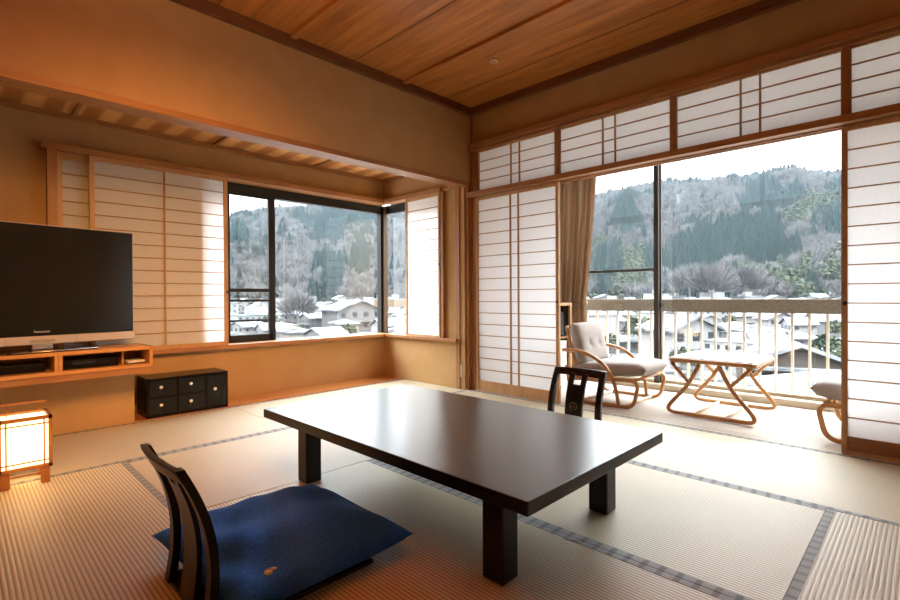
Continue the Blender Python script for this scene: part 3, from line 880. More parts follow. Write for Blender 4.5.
rt = thing('rattan_table', 'small square rattan table with white top between the veranda armchairs', 'table', (1.98, .605, 0))
TZ = .425
WHT = simple('white_laminate_top', (.80, .79, .77), .25, 0, .5)
obj('top', box_bm(-.27, .27, -.28, .28, TZ - .012, TZ, .003), WHT, rt, label='white laminate top')
bm = new_bm(); add_tube(bm, round_poly([(-.275, -.285, TZ - .022), (.275, -.285, TZ - .022), (.275, .285, TZ - .022), (-.275, .285, TZ - .022)], .03, 5, True), .016, 8, True)
obj('top_frame', bm, RATTAN, rt)
for s in (-1, 1):
    yv = s * .30
    lp = round_poly([(-.065, yv, TZ - .04), (-.135, yv, .235), (-.315, yv, .018), (.315, yv, .018), (.135, yv, .235), (.065, yv, TZ - .04)], .09, 7)
    obj('leg_loop', tube_bm(lp, .015, 10), RATTAN, rt)
    for q in (-1, 1):
        obj('brace', tube_bm([(q * .262, yv * .98, TZ - .04), (q * .128, yv, .240)], .013, 10), RATTAN, rt)
for x in (-.10, .10): obj('floor_stretcher', tube_bm([(x, -.30, .02), (x, .30, .02)], .010, 8), RATTANP, rt, label='pale stretcher')
bm = new_bm()
for q in (-1, 1): add_tube(bm, [(q * .255, -.28, TZ - .045), (q * .255, .28, TZ - .045)], .011, 8)
obj('top_rail', bm, RATTAN, rt)

# side cabinet with fridge
sc_ = thing('side_cabinet', 'narrow wooden stand with dark open bay behind the left shoji', 'cabinet', (.36, .65, 0))
DK = wood('stand_wood', (.30, .15, .06), (.40, .22, .09), (20, 20, 3), .5)
obj('top_board', box_bm(-.30, .24, -.15, .15, .79, .815, .003), SHOJIWOOD, sc_)
for x in (-.29, .225):
    for yv in (-.138, .138): obj('post', box_bm(x - .012, x + .012, yv - .012, yv + .012, 0, .79), SHOJIWOOD, sc_)
obj('back_panel', box_bm(-.28, .215, .138, .147, .05, .79), simple('cabinet_inside', (.05, .02, .012), .7), sc_)
obj('shelf', box_bm(-.28, .215, -.14, .138, .475, .49), DK, sc_)
fr = thing('mini_fridge', 'small white fridge inside the wooden stand behind the left shoji', 'fridge', (.35, .645, 0))
obj('body', box_bm(-.21, .215, -.115, .125, .01, .45, .006), simple('fridge_white', (.74, .73, .72), .35), fr)
obj('door', box_bm(-.21, .215, -.133, -.116, .012, .448, .004), simple('fridge_door', (.78, .77, .76), .3), fr)
mw = thing('shelf_appliance', 'black appliance on the shelf of the wooden stand', 'appliance', (.36, .645, .4905))
obj('body', box_bm(-.26, .20, -.11, .12, 0, .235, .01), BLK, mw)
obj('front', box_bm(-.25, .19, -.117, -.11, .012, .223, .002), BLK2, mw)

# curtain: gathered drape with tie-back
def curtain_bm():
    bm = new_bm(); nu, nv = 140, 46; G = []
    for j in range(nv + 1):
        z = .07 + 2.21 * j / nv
        row = []
        # width profile: full at top, narrow at the tie (z~.80)
        tz = .80
        if z > tz:
            k = ((z - tz) / (2.28 - tz)) ** .75
            x0, x1 = .20, .585 + .145 * k
            amp = .045 * (1 - .35 * k) + .012
        else:
            k = min((tz - z) / .35, 1) ** .7
            x0, x1 = .20, .585 + .03 * k
            amp = .045
        for i in range(nu + 1):
            a = i / nu
            x = x0 + (x1 - x0) * a
            yv = 1.10 + amp * sin(a * 2 * pi * 8.0 + .5 * sin(3 * a + z)) + .010 * sin(a * 2 * pi * 19 + z * 1.3)
            row.append(bm.verts.new((x, yv, z)))
        G.append(row)
    for j in range(nv):
        for i in range(nu):
            f = bm.faces.new((G[j][i], G[j][i + 1], G[j + 1][i + 1], G[j + 1][i])); f.smooth = True
    bmesh.ops.solidify(bm, geom=bm.faces[:], thickness=.003)
    return bm
CURT = fabric('brown_curtain_cloth', (.36, .24, .15), (.46, .32, .21), 220, .85)
nt = CURT.node_tree; bs_ = nt.nodes['Principled BSDF']; tl = N(nt, 'ShaderNodeBsdfTranslucent'); tl.inputs[0].default_value = (.50, .30, .16, 1)
mxs = N(nt, 'ShaderNodeMixShader'); mxs.inputs[0].default_value = .35
nt.links.new(bs_.outputs[0], mxs.inputs[1]); nt.links.new(tl.outputs[0], mxs.inputs[2]); nt.links.new(mxs.outputs[0], nt.nodes['Material Output'].inputs[0])
cur = thing('curtain', 'brown gathered curtain tied back beside the glass doors', 'curtain', (0, 0, 0))
obj('drape', curtain_bm(), CURT, cur)
bm = new_bm(); add_tube(bm, [(.39 + .205 * cos(2 * pi * k / 24), 1.10 + .078 * sin(2 * pi * k / 24), .80 + .01 * cos(2 * pi * k / 24)) for k in range(24)], .017, 8, True, .006)
obj('tie_back', bm, CURT, cur)
obj('curtain_rail', box_bm(.02, 3.7, 1.09, 1.115, 2.285, 2.31), simple('rail_white', (.6, .58, .55), .4), cur)

# ------------------------------------------------------------------ outdoors
H = .88
CAM = Vector((3.089, -3.439, H))
FOC = 487.37
YAW, PIT, ROL = RAD(44.46), RAD(-.37), RAD(-.30)
Fv = Vector((-sin(YAW), cos(YAW), 0)); Rv = Vector((cos(YAW), sin(YAW), 0)); Uv = Vector((0, 0, 1))
Fv, Uv = Fv * cos(PIT) + Uv * sin(PIT), Uv * cos(PIT) - Fv * sin(PIT)
Rv, Uv = Rv * cos(ROL) + Uv * sin(ROL), Uv * cos(ROL) - Rv * sin(ROL)
def heading(px, py):
    d = Fv + Rv * ((px - 450) / FOC) + Uv * ((300 - py) / FOC)
    return math.atan2(d.x, d.y), d.z / math.hypot(d.x, d.y)
RID = [heading(*p) for p in ((-60, 262), (60, 250), (180, 236), (229, 223), (246, 214), (261, 209.5), (276, 208), (309, 206), (330, 208), (345, 210), (381, 212), (420, 214), (470, 210), (540, 204), (599, 195), (620, 190), (644, 185), (660, 181), (687, 180.5), (713, 181.5), (727, 180), (751, 177), (793, 170), (820, 173), (838, 172), (900, 176), (980, 185))]
A_ = np.array([r[0] for r in RID]); S_ = np.array([r[1] for r in RID])
GZ = -13.0
def vnoise(x, y, seed):
    def h(i, j):
        v = np.sin(i * 127.1 + j * 311.7 + seed * 74.7) * 43758.5453
        return v - np.floor(v)
    xi, yi = np.floor(x), np.floor(y); fx, fy = x - xi, y - yi
    u_, v_ = fx * fx * (3 - 2 * fx), fy * fy * (3 - 2 * fy)
    return (h(xi, yi) * (1 - u_) + h(xi + 1, yi) * u_) * (1 - v_) + (h(xi, yi + 1) * (1 - u_) + h(xi + 1, yi + 1) * u_) * v_
def fbm(x, y, seed, o=4):
    s, a, t = 0, .5, 0
    for k in range(o):
        s = s + a * vnoise(x * 2 ** k, y * 2 ** k, seed + k); t += a; a *= .5
    return s / t
RR = 950.0
def terrain(az, r):
    """height of the land at heading az, distance r from the house (arrays)"""
    az = np.asarray(az, float); r = np.asarray(r, float)
    foot = 400 + 22 * np.sin(az * 7) + 12 * np.sin(az * 17 + 1)
    valley = GZ + 12.0 * np.clip((r - 60) / 370, 0, 1) ** 1.6
    ridge = np.interp(az, A_, S_) * RR + H - 9.
    t = np.clip((r - foot) / (RR - foot), 0, 1.0)
    n = fbm(az * 14 + 3, r / 160, 2, 4) - .5
    spur = fbm(az * 22, az * 0 + 5, 9, 3) - .5
    prof = t ** .95 + .55 * (n + .8 * spur) * np.sin(pi * np.clip(t, 0, 1)) ** 1.0 * .55
    hz = valley + (ridge - valley) * prof
    hz = np.where(r > RR, ridge - (r - RR) * .25, hz)
    return hz

na, nr = 200, 120
AZ = np.linspace(RAD(-100), RAD(8), na)
RS = np.concatenate([np.linspace(14, 400, 40), np.linspace(410, 1300, nr - 40)])
ag, rg = np.meshgrid(AZ, RS, indexing='ij')
hz = terrain(ag, rg)
vx, vy = CAM.x + rg * np.sin(ag), CAM.y + rg * np.cos(ag)
co = np.stack([vx, vy, hz], -1).reshape(-1, 3)
fi = []
for i in range(na - 1):
    for j in range(nr - 1):
        fi.append((i * nr + j, (i + 1) * nr + j, (i + 1) * nr + j + 1, i * nr + j + 1))
me = bpy.data.meshes.new('hill_ground'); me.from_pydata(co.tolist(), [], fi); me.polygons.foreach_set('use_smooth', [True] * len(fi)); me.update()

def ground_mat():
    m, nt, b = mat_new('winter_ground')
    v = coords(nt, (1, 1, 1))
    n = N(nt, 'ShaderNodeTexNoise', Scale=.02, Detail=8.0, Roughness=.65); nt.links.new(v, n.inputs['Vector'])
    n2 = N(nt, 'ShaderNodeTexNoise', Scale=.25, Detail=4.0); nt.links.new(v, n2.inputs['Vector'])
    r = ramp(nt, n.outputs['Fac'], [(.35, (.025, .024, .021)), (.5, (.045, .042, .038)), (.62, (.08, .077, .072))])
    r2 = ramp(nt, n2.outputs['Fac'], [(.3, (.6, .6, .6)), (.7, (1.3, 1.3, 1.3))])
    mx = N(nt, 'ShaderNodeMix', data_type='RGBA', blend_type='MULTIPLY'); mx.inputs[0].default_value = 1
    nt.links.new(r.outputs[0], mx.inputs[6]); nt.links.new(r2.outputs[0], mx.inputs[7])
    # settled snow on the valley floor
    g = N(nt, 'ShaderNodeNewGeometry'); sp = N(nt, 'ShaderNodeSeparateXYZ'); nt.links.new(g.outputs['Position'], sp.inputs[0])
    mr = N(nt, 'ShaderNodeMapRange'); mr.inputs[1].default_value = 4; mr.inputs[2].default_value = 14; mr.inputs[3].default_value = .75; mr.inputs[4].default_value = 0
    nt.links.new(sp.outputs['Z'], mr.inputs[0])
    th = N(nt, 'ShaderNodeMapRange'); th.inputs[1].default_value = .4; th.inputs[2].default_value = .55; nt.links.new(n2.outputs['Fac'], th.inputs[0])
    mu = N(nt, 'ShaderNodeMath', operation='MULTIPLY'); nt.links.new(mr.outputs[0], mu.inputs[0]); nt.links.new(th.outputs[0], mu.inputs[1])
    m2 = N(nt, 'ShaderNodeMix', data_type='RGBA'); nt.links.new(mu.outputs[0], m2.inputs[0])
    nt.links.new(mx.outputs[2], m2.inputs[6]); m2.inputs[7].default_value = (.13, .135, .14, 1)
    nt.links.new(m2.outputs[2], b.inputs['Base Color']); b.inputs['Roughness'].default_value = 1; b.inputs['Specular IOR Level'].default_value = 0
    return m
hill = bpy.data.objects.new('hillside', me); COL.objects.link(hill); me.materials.append(ground_mat())
tag(hill, 'wooded winter hillside and snowy valley floor outside', 'hill', None, 'structure')

# --- trees
def leaf_mat(name, c1, c2, sc=.35):
    m, nt, b = mat_new(name)
    g = N(nt, 'ShaderNodeNewGeometry')
    mp = nt.nodes.new('ShaderNodeMapping'); mp.inputs['Scale'].default_value = (sc, sc, sc); nt.links.new(g.outputs['Position'], mp.inputs['Vector'])
    n = N(nt, 'ShaderNodeTexNoise', Scale=1.0, Detail=3.0); nt.links.new(mp.outputs[0], n.inputs['Vector'])
    r = ramp(nt, n.outputs['Fac'], [(.3, c1), (.7, c2)])
    nt.links.new(r.outputs[0], b.inputs['Base Color']); b.inputs['Roughness'].default_value = 1; b.inputs['Specular IOR Level'].default_value = 0
    return m
CONM = leaf_mat('conifer_needles', (.0040, .0085, .0085), (.0105, .0170, .0155))
BARM = leaf_mat('bare_twigs', (.038, .037, .038), (.118, .113, .110), .09)
BAMM = leaf_mat('evergreen_leaves', (.018, .026, .018), (.066, .072, .046))
TRK = simple('tree_bark', (.10, .075, .055), .9)
rng = np.random.default_rng(3)
def conifer_arr():
    V, Fc = [], []
    seg = 9
    for (z0, z1, r0, r1) in ((.10, .48, .20, .09), (.30, .68, .165, .06), (.52, .86, .12, .035), (.72, 1.0, .075, .0)):
        b = len(V)
        for k in range(seg):
            a = 2 * pi * k / seg + z0 * 5; rr = r0 * (1.18 if k % 2 else .82)
            V.append((rr * cos(a), rr * sin(a), z0 - (.03 if k % 2 else 0)))
        for k in range(seg):
            a = 2 * pi * k / seg + z0 * 5
            V.append((max(r1, .004) * cos(a), max(r1, .004) * sin(a), z1))
        for k in range(seg): Fc.append((b + k, b + (k + 1) % seg, b + seg + (k + 1) % seg, b + seg + k))
        Fc.append(tuple(b + seg + k for k in range(seg)))
    return np.array(V), Fc
def twig_arr(n=150, leafy=False, seed=1):
    rg_ = np.random.default_rng(seed)
    V, Fc = [], []
    for i in range(n):
        th = rg_.uniform(0, 2 * pi); ph = math.acos(rg_.uniform(-.25, 1)); rr = rg_.uniform(.35, 1) ** .6
        d = np.array([sin(ph) * cos(th), sin(ph) * sin(th), cos(ph)])
        c = np.array([0, 0, .58]) + d * rr * np.array([.34, .34, .40])
        if leafy: t_ = rg_.normal(size=3)
        else: t_ = d * .8 + np.array([0, 0, .8]) + rg_.normal(size=3) * .3
        t_ /= np.linalg.norm(t_); s_ = np.cross(t_, rg_.normal(size=3)); s_ /= np.linalg.norm(s_)
        L, w = (.075, .055) if leafy else ((.13, .022) if n < 200 else (.10, .0065))
        b = len(V); V += [c - t_ * L + s_ * w, c - t_ * L - s_ * w, c + t_ * L - s_ * w * .3, c + t_ * L + s_ * w * .3]
        Fc.append((b, b + 1, b + 2, b + 3))
    return np.array(V), Fc
def trunk_arr():
    V, Fc = [], []
    for z, r in ((-.05, .022), (.75, .008)):
        for k in range(5): V.append((r * cos(2 * pi * k / 5), r * sin(2 * pi * k / 5), z))
    for k in range(5): Fc.append((k, (k + 1) % 5, 5 + (k + 1) % 5, 5 + k))
    return np.array(V), Fc
def mesh_of(name, V, Fc, m):
    me_ = bpy.data.meshes.new(name); me_.from_pydata(np.asarray(V).tolist(), [], Fc); me_.materials.append(m); me_.update(); return me_
def merged(name, arr, pos, hgt, wid, rot, m):
    V, Fc = arr; n, k = len(pos), len(V)
    c, s = np.cos(rot)[:, None], np.sin(rot)[:, None]
    X = (V[None, :, 0] * c - V[None, :, 1] * s) * wid[:, None]; Y = (V[None, :, 0] * s + V[None, :, 1] * c) * wid[:, None]; Z = V[None, :, 2] * hgt[:, None]
    P = np.stack([X + pos[:, 0:1], Y + pos[:, 1:2], Z + pos[:, 2:3]], -1).reshape(-1, 3)
    lens = np.array([len(f) for f in Fc]); flat = np.concatenate([np.array(f) for f in Fc])
    loops = (flat[None] + (np.arange(n) * k)[:, None]).ravel(); ls = np.tile(lens, n)
    me_ = bpy.data.meshes.new(name)
    me_.vertices.add(len(P)); me_.vertices.foreach_set('co', P.ravel())
    me_.loops.add(len(loops)); me_.loops.foreach_set('vertex_index', loops.astype(np.int32))
    me_.polygons.add(len(ls)); st_ = np.concatenate([[0], np.cumsum(ls)[:-1]]).astype(np.int32)
    me_.polygons.foreach_set('loop_start', st_)
    me_.update(calc_edges=True); me_.validate(); me_.materials.append(m)
    o = bpy.data.objects.new(name, me_); COL.objects.link(o); return o

A1 = (heading(215, 300)[0], heading(410, 300)[0]); A2 = (heading(575, 300)[0], heading(850, 300)[0])
def sample_az(n):
    lo_, hi_ = A1[0] - .12, A2[1] + .12
    return lo_ + rng.random(n) * (hi_ - lo_)
n = 27000
az = sample_az(n); r = 365 + 595 * rng.random(n) ** .85
foot = 400 + 22 * np.sin(az * 7) + 12 * np.sin(az * 17 + 1)
ok = r > foot - 8
az, r = az[ok], r[ok]
pos = np.stack([CAM.x + r * np.sin(az), CAM.y + r * np.cos(az), terrain(az, r)], -1)
# stands of cedar and bamboo, outlined by the slopes they grow on
def project(P_):
    d = P_ - np.array(CAM); w_ = d @ np.array(Fv)
    return 450 + FOC * (d @ np.array(Rv)) / w_, 300 - FOC * (d @ np.array(Uv)) / w_
def inside(qx, qy, poly):
    c_ = np.zeros(len(qx), bool); m_ = len(poly)
    for i_ in range(m_):
        (x1, y1), (x2, y2) = poly[i_], poly[(i_ + 1) % m_]
        c_ ^= ((y1 > qy) != (y2 > qy)) & (qx < (x2 - x1) * (qy - y1) / (y2 - y1 + 1e-9) + x1)
    return c_
qx, qy = project(pos)
jx = qx + (fbm(az * 60, r / 40, 5, 2) - .5) * 30; jy = qy + (fbm(az * 60, r / 40, 8, 2) - .5) * 22
con = np.zeros(len(az), bool); bamboo = np.zeros(len(az), bool)
for poly in ([(616, 205), (636, 200), (643, 225), (640, 246), (622, 240), (612, 222)],
             [(662, 262), (690, 243), (712, 236), (742, 224), (768, 222), (786, 238), (796, 262), (770, 270), (735, 276), (700, 284), (676, 286)],
             [(740, 214), (748, 190), (762, 184), (776, 192), (768, 214), (752, 222)], [(770, 212), (798, 192), (806, 200), (780, 222)],
             [(816, 236), (846, 226), (848, 258), (820, 256)], [(596, 262), (622, 256), (628, 280), (600, 288)],
             [(300, 222), (352, 215), (380, 222), (378, 240), (340, 232), (306, 238)], [(228, 232), (246, 236), (244, 262), (228, 262)], [(345, 252), (372, 258), (370, 284), (346, 280)]):
    con |= inside(jx, jy, poly)
k1 = fbm(az * 26 + 11, r / 90, 31, 3); con |= (k1 > .68) | (rng.random(len(az)) < .035)
for poly in ([(775, 232), (810, 200), (846, 190), (848, 214), (812, 226), (790, 240)], [(742, 284), (780, 272), (846, 262), (848, 300), (742, 300)], [(592, 246), (640, 250), (660, 262), (660, 300), (590, 300)]):
    bamboo |= inside(jx, jy, poly)
bamboo &= (~con) & (rng.random(len(az)) < .8)
left = az < A1[1] + .02
keep_bare = rng.random(len(az)) < .60
hg = np.where(con, rng.uniform(13, 22, len(az)), rng.uniform(9, 15, len(az)))
wd = hg * np.where(con, rng.uniform(.8, 1.1, len(az)), rng.uniform(.9, 1.3, len(az)))
rot = rng.uniform(0, 6.28, len(az))
CON, TWA, BAM, TRU = conifer_arr(), twig_arr(130, False, 1), twig_arr(120, True, 5), trunk_arr()
order = np.argsort(r)
near = np.zeros(len(az), bool)
ci = [i for i in order if con[i]][:100]; bi = [i for i in order if (not con[i]) and (not bamboo[i]) and keep_bare[i]][:100]; mi = [i for i in order if bamboo[i]][:60]
for L in (ci, bi, mi): near[L] = True
def tag_forest(o, label): tag(o, label, 'forest', None, 'stuff')
sel = con & ~near
tag_forest(merged('conifer_forest', CON, pos[sel], hg[sel], wd[sel], rot[sel], CONM), 'dark green conifer forest covering the far hillsides')
sel = (~con) & (~bamboo) & keep_bare & ~near
tag_forest(merged('bare_forest', TWA, pos[sel], hg[sel], wd[sel], rot[sel], BARM), 'grey leafless winter forest covering the far hillsides')
sel = bamboo & ~near
tag_forest(merged('leafy_forest', BAM, pos[sel], hg[sel], wd[sel], rot[sel], BAMM), 'yellow green leafy groves on the far hillsides')
ME_BIG = mesh_of('fine_twig_crown', *twig_arr(1100, False, 4), BARM)
ME_CON, ME_TW, ME_BAM, ME_TR = mesh_of('conifer_crown', *CON, CONM), mesh_of('twig_crown', *TWA, BARM), mesh_of('leafy_crown', *BAM, BAMM), mesh_of('trunk', *TRU, TRK)
def tree(name, crown, label, group, p, h, w, rz):
    t = thing(name, label, 'tree', p, rz, group); t.scale = (w, w, h)
    for nm, me_ in (('crown', crown), ('trunk', ME_TR)):
        o = bpy.data.objects.new(nm, me_); COL.objects.link(o); o.parent = t
for i in ci: tree('conifer_tree', ME_CON, 'dark conifer at the foot of the far hillside', 'conifers at the foot of the hill', pos[i], hg[i], wd[i], rot[i])
for i in bi: tree('bare_tree', ME_TW, 'grey leafless tree at the foot of the far hillside', 'leafless trees at the foot of the hill', pos[i], hg[i], wd[i], rot[i])
for i in mi: tree('leafy_tree', ME_BAM, 'yellow green leafy tree at the foot of the far hillside', 'leafy trees at the foot of the hill', pos[i], hg[i], wd[i], rot[i])

def spot(px, dist):
    a, _ = heading(px, 300)
    return Vector((CAM.x + dist * sin(a), CAM.y + dist * cos(a), float(terrain(np.array([a]), np.array([dist]))[0]))), a
# big grey leafless trees standing in the town
for px, d, h_, lb in ((297, 170, 15, 'large pale leafless tree among the houses, seen through the alcove window'), (712, 260, 25, 'widest grey leafless tree behind the town, above the railing'), (748, 300, 24, 'rounded grey leafless tree beside the widest one above the railing'), (690, 330, 26, 'tall grey leafless tree left of the widest one above the railing'), (640, 120, 9, 'dark bushy tree right behind the railing uprights, left glass door')):
    p, a = spot(px, d)
    tree('leafless_tree' if h_ != 9 else 'bushy_tree', ME_BIG if h_ != 9 else ME_BAM, lb, None, p, h_, h_ * 1.25, a)

HZ = bpy.data.materials.new('winter_haze'); HZ.use_nodes = True
nt = HZ.node_tree; nt.nodes.clear()
vsc = N(nt, 'ShaderNodeVolumeScatter'); vsc.inputs['Color'].default_value = (.72, .86, 1, 1); vsc.inputs['Density'].default_value = .00006; vsc.inputs['Anisotropy'].default_value = .2
o_ = N(nt, 'ShaderNodeOutputMaterial'); nt.links.new(vsc.outputs[0], o_.inputs['Volume'])
bm = new_bm(); add(bm, -1500, 400, 8, 1500, -60, 500)
hzo = obj('haze_outside', bm, HZ, None, 'stuff', 'thin winter haze lying over the valley and hills', 'haze')

# --- town houses
SNOW = leaf_mat('roof_snow', (.035, .035, .04), (.19, .195, .205), .22)
WALLS = [simple('house_render_white', (.15, .145, .14), .9), simple('house_render_cream', (.12, .105, .09), .9), simple('house_render_grey', (.075, .073, .073), .9), simple('house_timber_brown', (.04, .03, .023), .9)]
WIN = simple('house_window_dark', (.012, .014, .017), .3)
EAVE = simple('eave_grey', (.22, .21, .21), .8)
def make_house(name, label, group, w, d, h, rise, wall, style, wins=True):
    """footprint w (x) by d (y), eaves height h; faces -y"""
    s = thing(name, label, 'house', (0, 0, 0), 0, group)
    bm = new_bm()
    add(bm, -w / 2, w / 2, -d / 2, d / 2, -1.5, h)
    if style == 'gable':
        for yv in (-d / 2, d / 2):
            bm.faces.new([bm.verts.new(q) for q in ((-w / 2, yv, h), (w / 2, yv, h), (0, yv, h + rise))])
    obj('walls', bm, WALLS[wall], s)
    o_ = .7
    if style == 'flat':
        bm = new_bm(); add(bm, -w / 2 - .2, w / 2 + .2, -d / 2 - .2, d / 2 + .2, h, h + .35); rf = obj('roof', bm, SNOW, s)
        obj('stair_block', box_bm(-1.5, 1.5, -1.5, 1.5, h + .35, h + 2.6), WALLS[wall], s)
    else:
        bm = new_bm(); th = .35
        k = o_ / (w / 2) * rise
        if style == 'gable':
            A = [(-w / 2 - o_, h - k), (0, h + rise), (w / 2 + o_, h - k)]
            y0, y1 = -d / 2 - o_, d / 2 + o_
            P = [[bm.verts.new((x, yv, z + t)) for (x, z) in A] for yv in (y0, y1) for t in (0, th)]
            for q in ((0, 1), (2, 3)):
                a, b = P[q[0]], P[q[1]]
                for i in range(2): bm.faces.new((a[i], a[i + 1], b[i + 1], b[i]))
            for i in range(2):
                bm.faces.new((P[1][i], P[1][i + 1], P[3][i + 1], P[3][i])); bm.faces.new((P[0][i], P[0][i + 1], P[2][i + 1], P[2][i]))
            for i in (0, 2): bm.faces.new((P[0][i], P[1][i], P[3][i], P[2][i]))
        else:   # hip
            x0, y0 = w / 2 + o_, d / 2 + o_; rx = max(w / 2 - d / 2, .3)
            L = [[bm.verts.new((sx * x0, sy * y0, h - .1 + t)) for sx, sy in ((-1, -1), (1, -1), (1, 1), (-1, 1))] for t in (0, th)]
            R1, R2 = bm.verts.new((-rx, 0, h + rise)), bm.verts.new((rx, 0, h + rise))
            for i in range(4): bm.faces.new((L[0][i], L[0][(i + 1) % 4], L[1][(i + 1) % 4], L[1][i]))
            bm.faces.new(L[0][::-1])
            bm.faces.new((L[1][0], L[1][1], R2, R1)); bm.faces.new((L[1][2], L[1][3], R1, R2)); bm.faces.new((L[1][1], L[1][2], R2)); bm.faces.new((L[1][3], L[1][0], R1))
        bmesh.ops.recalc_face_normals(bm, faces=bm.faces[:])
        rf = obj('roof', bm, SNOW, s)
    if wins:
        nst = max(1, int(h // 2.7))
        for st_ in range(nst):
            z0 = 1.0 + st_ * 2.8
            nw = max(2, int(w // 2.6))
            for i in range(nw):
                x = -w / 2 + w * (i + .5) / nw
                obj('window', box_bm(x - .65, x + .65, -d / 2 - .06, -d / 2 + .05, z0, z0 + 1.25), WIN, s)
            for i in range(2):
                yv = -d / 2 + d * (i + .5) / 2
                obj('window', box_bm(w / 2 - .05, w / 2 + .06, yv - .55, yv + .55, z0, z0 + 1.2), WIN, s)
        if style != 'flat':   # lower porch roof over the entrance
            bm = new_bm(); add(bm, -w / 2 - .3, w / 2 + .3, -d / 2 - 1.2, -d / 2 + .0, 2.55, 2.8); obj('porch_roof', bm, SNOW, s)
    return s
G1, G2 = 'snow roofed houses in the valley', 'distant snow roofed houses'
PROTO = []
for (w, d, h, rs, wl, sty, lb) in ((9, 7, 5.4, 1.9, 0, 'gable', 'white two storey house with snowy gable roof in the valley town'), (11, 8, 5.2, 1.8, 1, 'hip', 'cream two storey house with snowy hipped roof in the valley town'), (8, 7, 3.0, 1.6, 3, 'gable', 'low brown timber house with snowy gable roof in the valley town'), (13, 9, 5.6, 2.2, 2, 'gable', 'large grey house with snowy gable roof in the valley town'), (10, 8, 2.9, 1.7, 2, 'hip', 'low grey house with snowy hipped roof in the valley town'), (14, 9, 8.6, 0, 0, 'flat', 'white three storey flat roofed block in the valley town')):
    PROTO.append([make_house('town_house', lb, lb.split(' in the')[0] + 's', w, d, h, rs, wl, sty), False, max(w, d)])
placed = []
def place_house(px, dist, pi_, rz, label=None, sc=1.0, group=True):
    p, a = spot(px, dist)
    pr_ = PROTO[pi_]
    if not pr_[1] and label is None:
        s = pr_[0]; pr_[1] = True; s.location = p; s.rotation_euler = (0, 0, rz)
    else:
        s = dup(pr_[0], p, rz, None, label)
        if label:
            if 'group' in s: del s['group']
    s.scale = (sc, sc, sc)
    placed.append((p.x, p.y, pr_[2] * sc * .62))
    return s
# distinctive ones
def face(px, off): return -heading(px, 300)[0] + off
place_house(352, 178, 3, face(352, .5), 'broad snow roofed house nearest the alcove window', 1.35)
place_house(322, 200, 0, face(322, -.6), 'narrow white house left of the broad snow roof in the alcove window', 1.1)
place_house(372, 230, 1, face(372, .9), 'cream house with snowy roof right of the broad roof, alcove window', 1.2)
place_house(679, 108, 0, face(679, .75), 'white gabled house seen behind the railing left of the rattan table top', 1.25)
place_house(790, 84, 2, face(790, .2), 'long dark eaved house with snowy roof just behind the railing uprights', 1.5)
place_house(735, 100, 5, face(735, -.4), 'white block house behind the railing directly over the rattan table', .62)
place_house(826, 66, 4, face(826, .7), 'low house with wide snowy roof beside the right shoji edge', 1.25)
cnt = 0
def try_place(px, dist, pi_, rz, sc):
    if dist > 345: return False
    p, a = spot(px, dist)
    rr = PROTO[pi_][2] * sc * .62
    for (x, y_, q) in placed:
        if (p.x - x) ** 2 + (p.y - y_) ** 2 < (rr + q) ** 2 * .95: return False
    place_house(px, dist, pi_, rz, None, sc); return True
rnd = random.Random(11)
for it in range(2600):
    lo_, hi_ = ((205, 430) if rnd.random() < .42 else (550, 870))
    px = rnd.uniform(lo_, hi_)
    dist = 70 + 305 * rnd.random() ** .7 if lo_ > 400 else 105 + 270 * rnd.random() ** .75
    pi_ = rnd.choice((0, 0, 1, 1, 2, 3, 4, 4, 5)) if dist > 120 else rnd.choice((0, 1, 2, 4))
    if try_place(px, dist, pi_, face(px, rnd.choice((0, pi / 2, pi, -pi / 2)) + .45 + rnd.uniform(-.15, .15)), rnd.uniform(.7, 1.0)): cnt += 1
    if cnt > 210: break
for pr_ in PROTO:
    if not pr_[1]: pr_[0].location = spot(700, 415)[0]; pr_[1] = True
# small dark evergreens between the houses
for it in range(110):
    lo_, hi_ = ((222, 410) if it % 3 == 0 else (572, 848))
    px = rnd.uniform(lo_, hi_); d = rnd.uniform(80, 400)
    p, a = spot(px, d)
    if any((p.x - x) ** 2 + (p.y - y_) ** 2 < (q + 1.5) ** 2 for x, y_, q in placed): continue
    h_ = rnd.uniform(4, 8)
    tree('garden_tree', ME_BAM, 'small bushy garden tree between the snow roofed houses', 'garden trees between the houses', p, h_, h_ * 1.1, rnd.uniform(0, 6))
# pylon on the hillside
p, a = spot(678, 690)
bm = new_bm()
for sx in (-1, 1):
    for sy in (-1, 1): add_tube(bm, [(sx * 3, sy * 3, -3), (sx * .6, sy * .6, 30)], .16, 5)
for z, w in ((20, 6), (25, 5), (29, 4)): add_tube(bm, [(-w, 0, z), (w, 0, z)], .14, 5)
obj('power_pylon', bm, simple('galvanised_steel', (.12, .125, .13), .7), None, None, 'slim pale power pylon standing on the hillside', 'pylon', None, p)

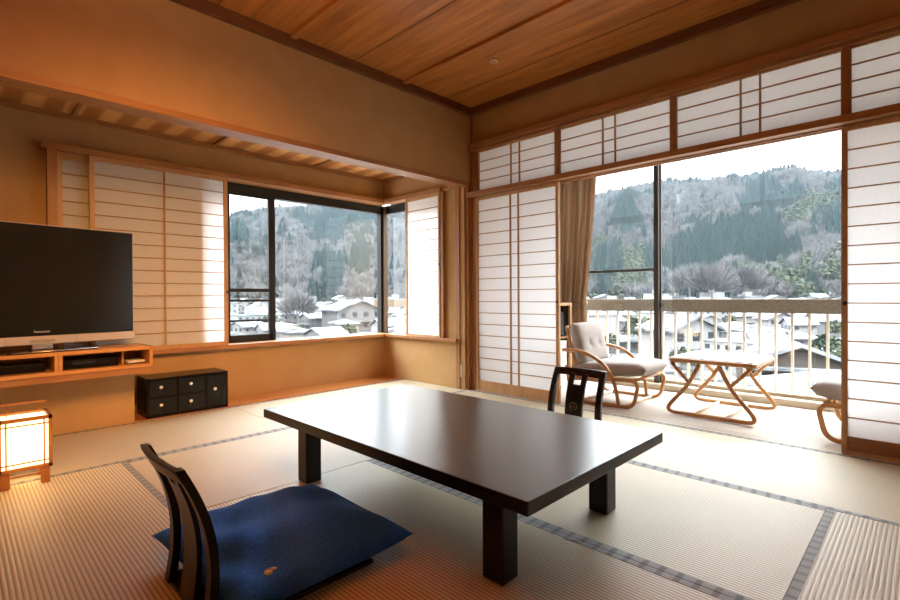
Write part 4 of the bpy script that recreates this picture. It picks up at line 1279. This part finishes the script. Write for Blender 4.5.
# ------------------------------------------------------------------ light
W = bpy.data.worlds.new('overcast_sky'); bpy.context.scene.world = W; W.use_nodes = True
nt = W.node_tree; nt.nodes.clear()
tc = N(nt, 'ShaderNodeTexCoord'); sp = N(nt, 'ShaderNodeSeparateXYZ'); nt.links.new(tc.outputs['Generated'], sp.inputs[0])
mr = N(nt, 'ShaderNodeFloatCurve')
cv = mr.mapping.curves[0]
SKYMAX = 12.0
pts_ = [(0, 1.5), (.26, 2.2), (.34, 4.0), (.45, 8.0), (.6, 11.0), (1, 12.0)]
cv.points[0].location = (0, pts_[0][1] / SKYMAX); cv.points[1].location = (1, 1)
for p_ in pts_[1:-1]: cv.points.new(p_[0], p_[1] / SKYMAX)
mr.mapping.update()
nt.links.new(sp.outputs['Z'], mr.inputs['Value'])
r = ramp(nt, sp.outputs['Z'], [(0.0, (.97, .98, 1.0)), (1.0, (.86, .93, 1.0))])
bg = N(nt, 'ShaderNodeBackground'); nt.links.new(r.outputs[0], bg.inputs[0])
ms = N(nt, 'ShaderNodeMath', operation='MULTIPLY'); ms.inputs[1].default_value = SKYMAX * 1.15; nt.links.new(mr.outputs[0], ms.inputs[0]); nt.links.new(ms.outputs[0], bg.inputs[1])
wo = N(nt, 'ShaderNodeOutputWorld'); nt.links.new(bg.outputs[0], wo.inputs[0])

def lamp(name, kind, loc, energy, col, size=.1, rot=None):
    l = bpy.data.lights.new(name, kind); l.energy = energy; l.color = col
    if kind == 'POINT': l.shadow_soft_size = size
    if kind == 'AREA': l.size = size
    if kind == 'SUN': l.angle = size
    o = bpy.data.objects.new(name, l); COL.objects.link(o); o.location = loc
    if rot: o.rotation_euler = rot
    return o
WARM = (1.0, .48, .15)
lq = Vector((-3.25, .8, -1.75)).to_track_quat('-Z', 'Y').to_euler()
lamp('unseen_warm_wash', 'AREA', (2.15, -3.0, 2.06), 8.5, WARM, .7, lq).data.spread = 1.15  # unseen area light, added to wash the alcove and left side warm
lamp('added_ceiling_fill', 'AREA', (1.7, -3.2, 2.15), 21, WARM, 1.2, (pi, 0, 0)).data.spread = 2.9  # added fill pointing up to brighten the ceiling, no fixture there
lamp('lantern_bulb', 'POINT', (.14, -3.208, .2), .6, (1., .55, .2), .05)

# ------------------------------------------------------------------ camera
cd = bpy.data.cameras.new('camera'); cam = bpy.data.objects.new('camera', cd); COL.objects.link(cam)
cd.sensor_width = 36; cd.lens = 36 * FOC / 900; cd.clip_end = 3000; cd.clip_start = .02
Mx = Matrix((Rv, Uv, -Fv)).transposed().to_4x4(); Mx.translation = CAM
cam.matrix_world = Mx
bpy.context.scene.camera = cam
vs = bpy.context.scene.view_settings
vs.view_transform = 'Standard'; vs.look = 'None'; vs.gamma = 1; vs.use_curve_mapping = False; vs.exposure = .86
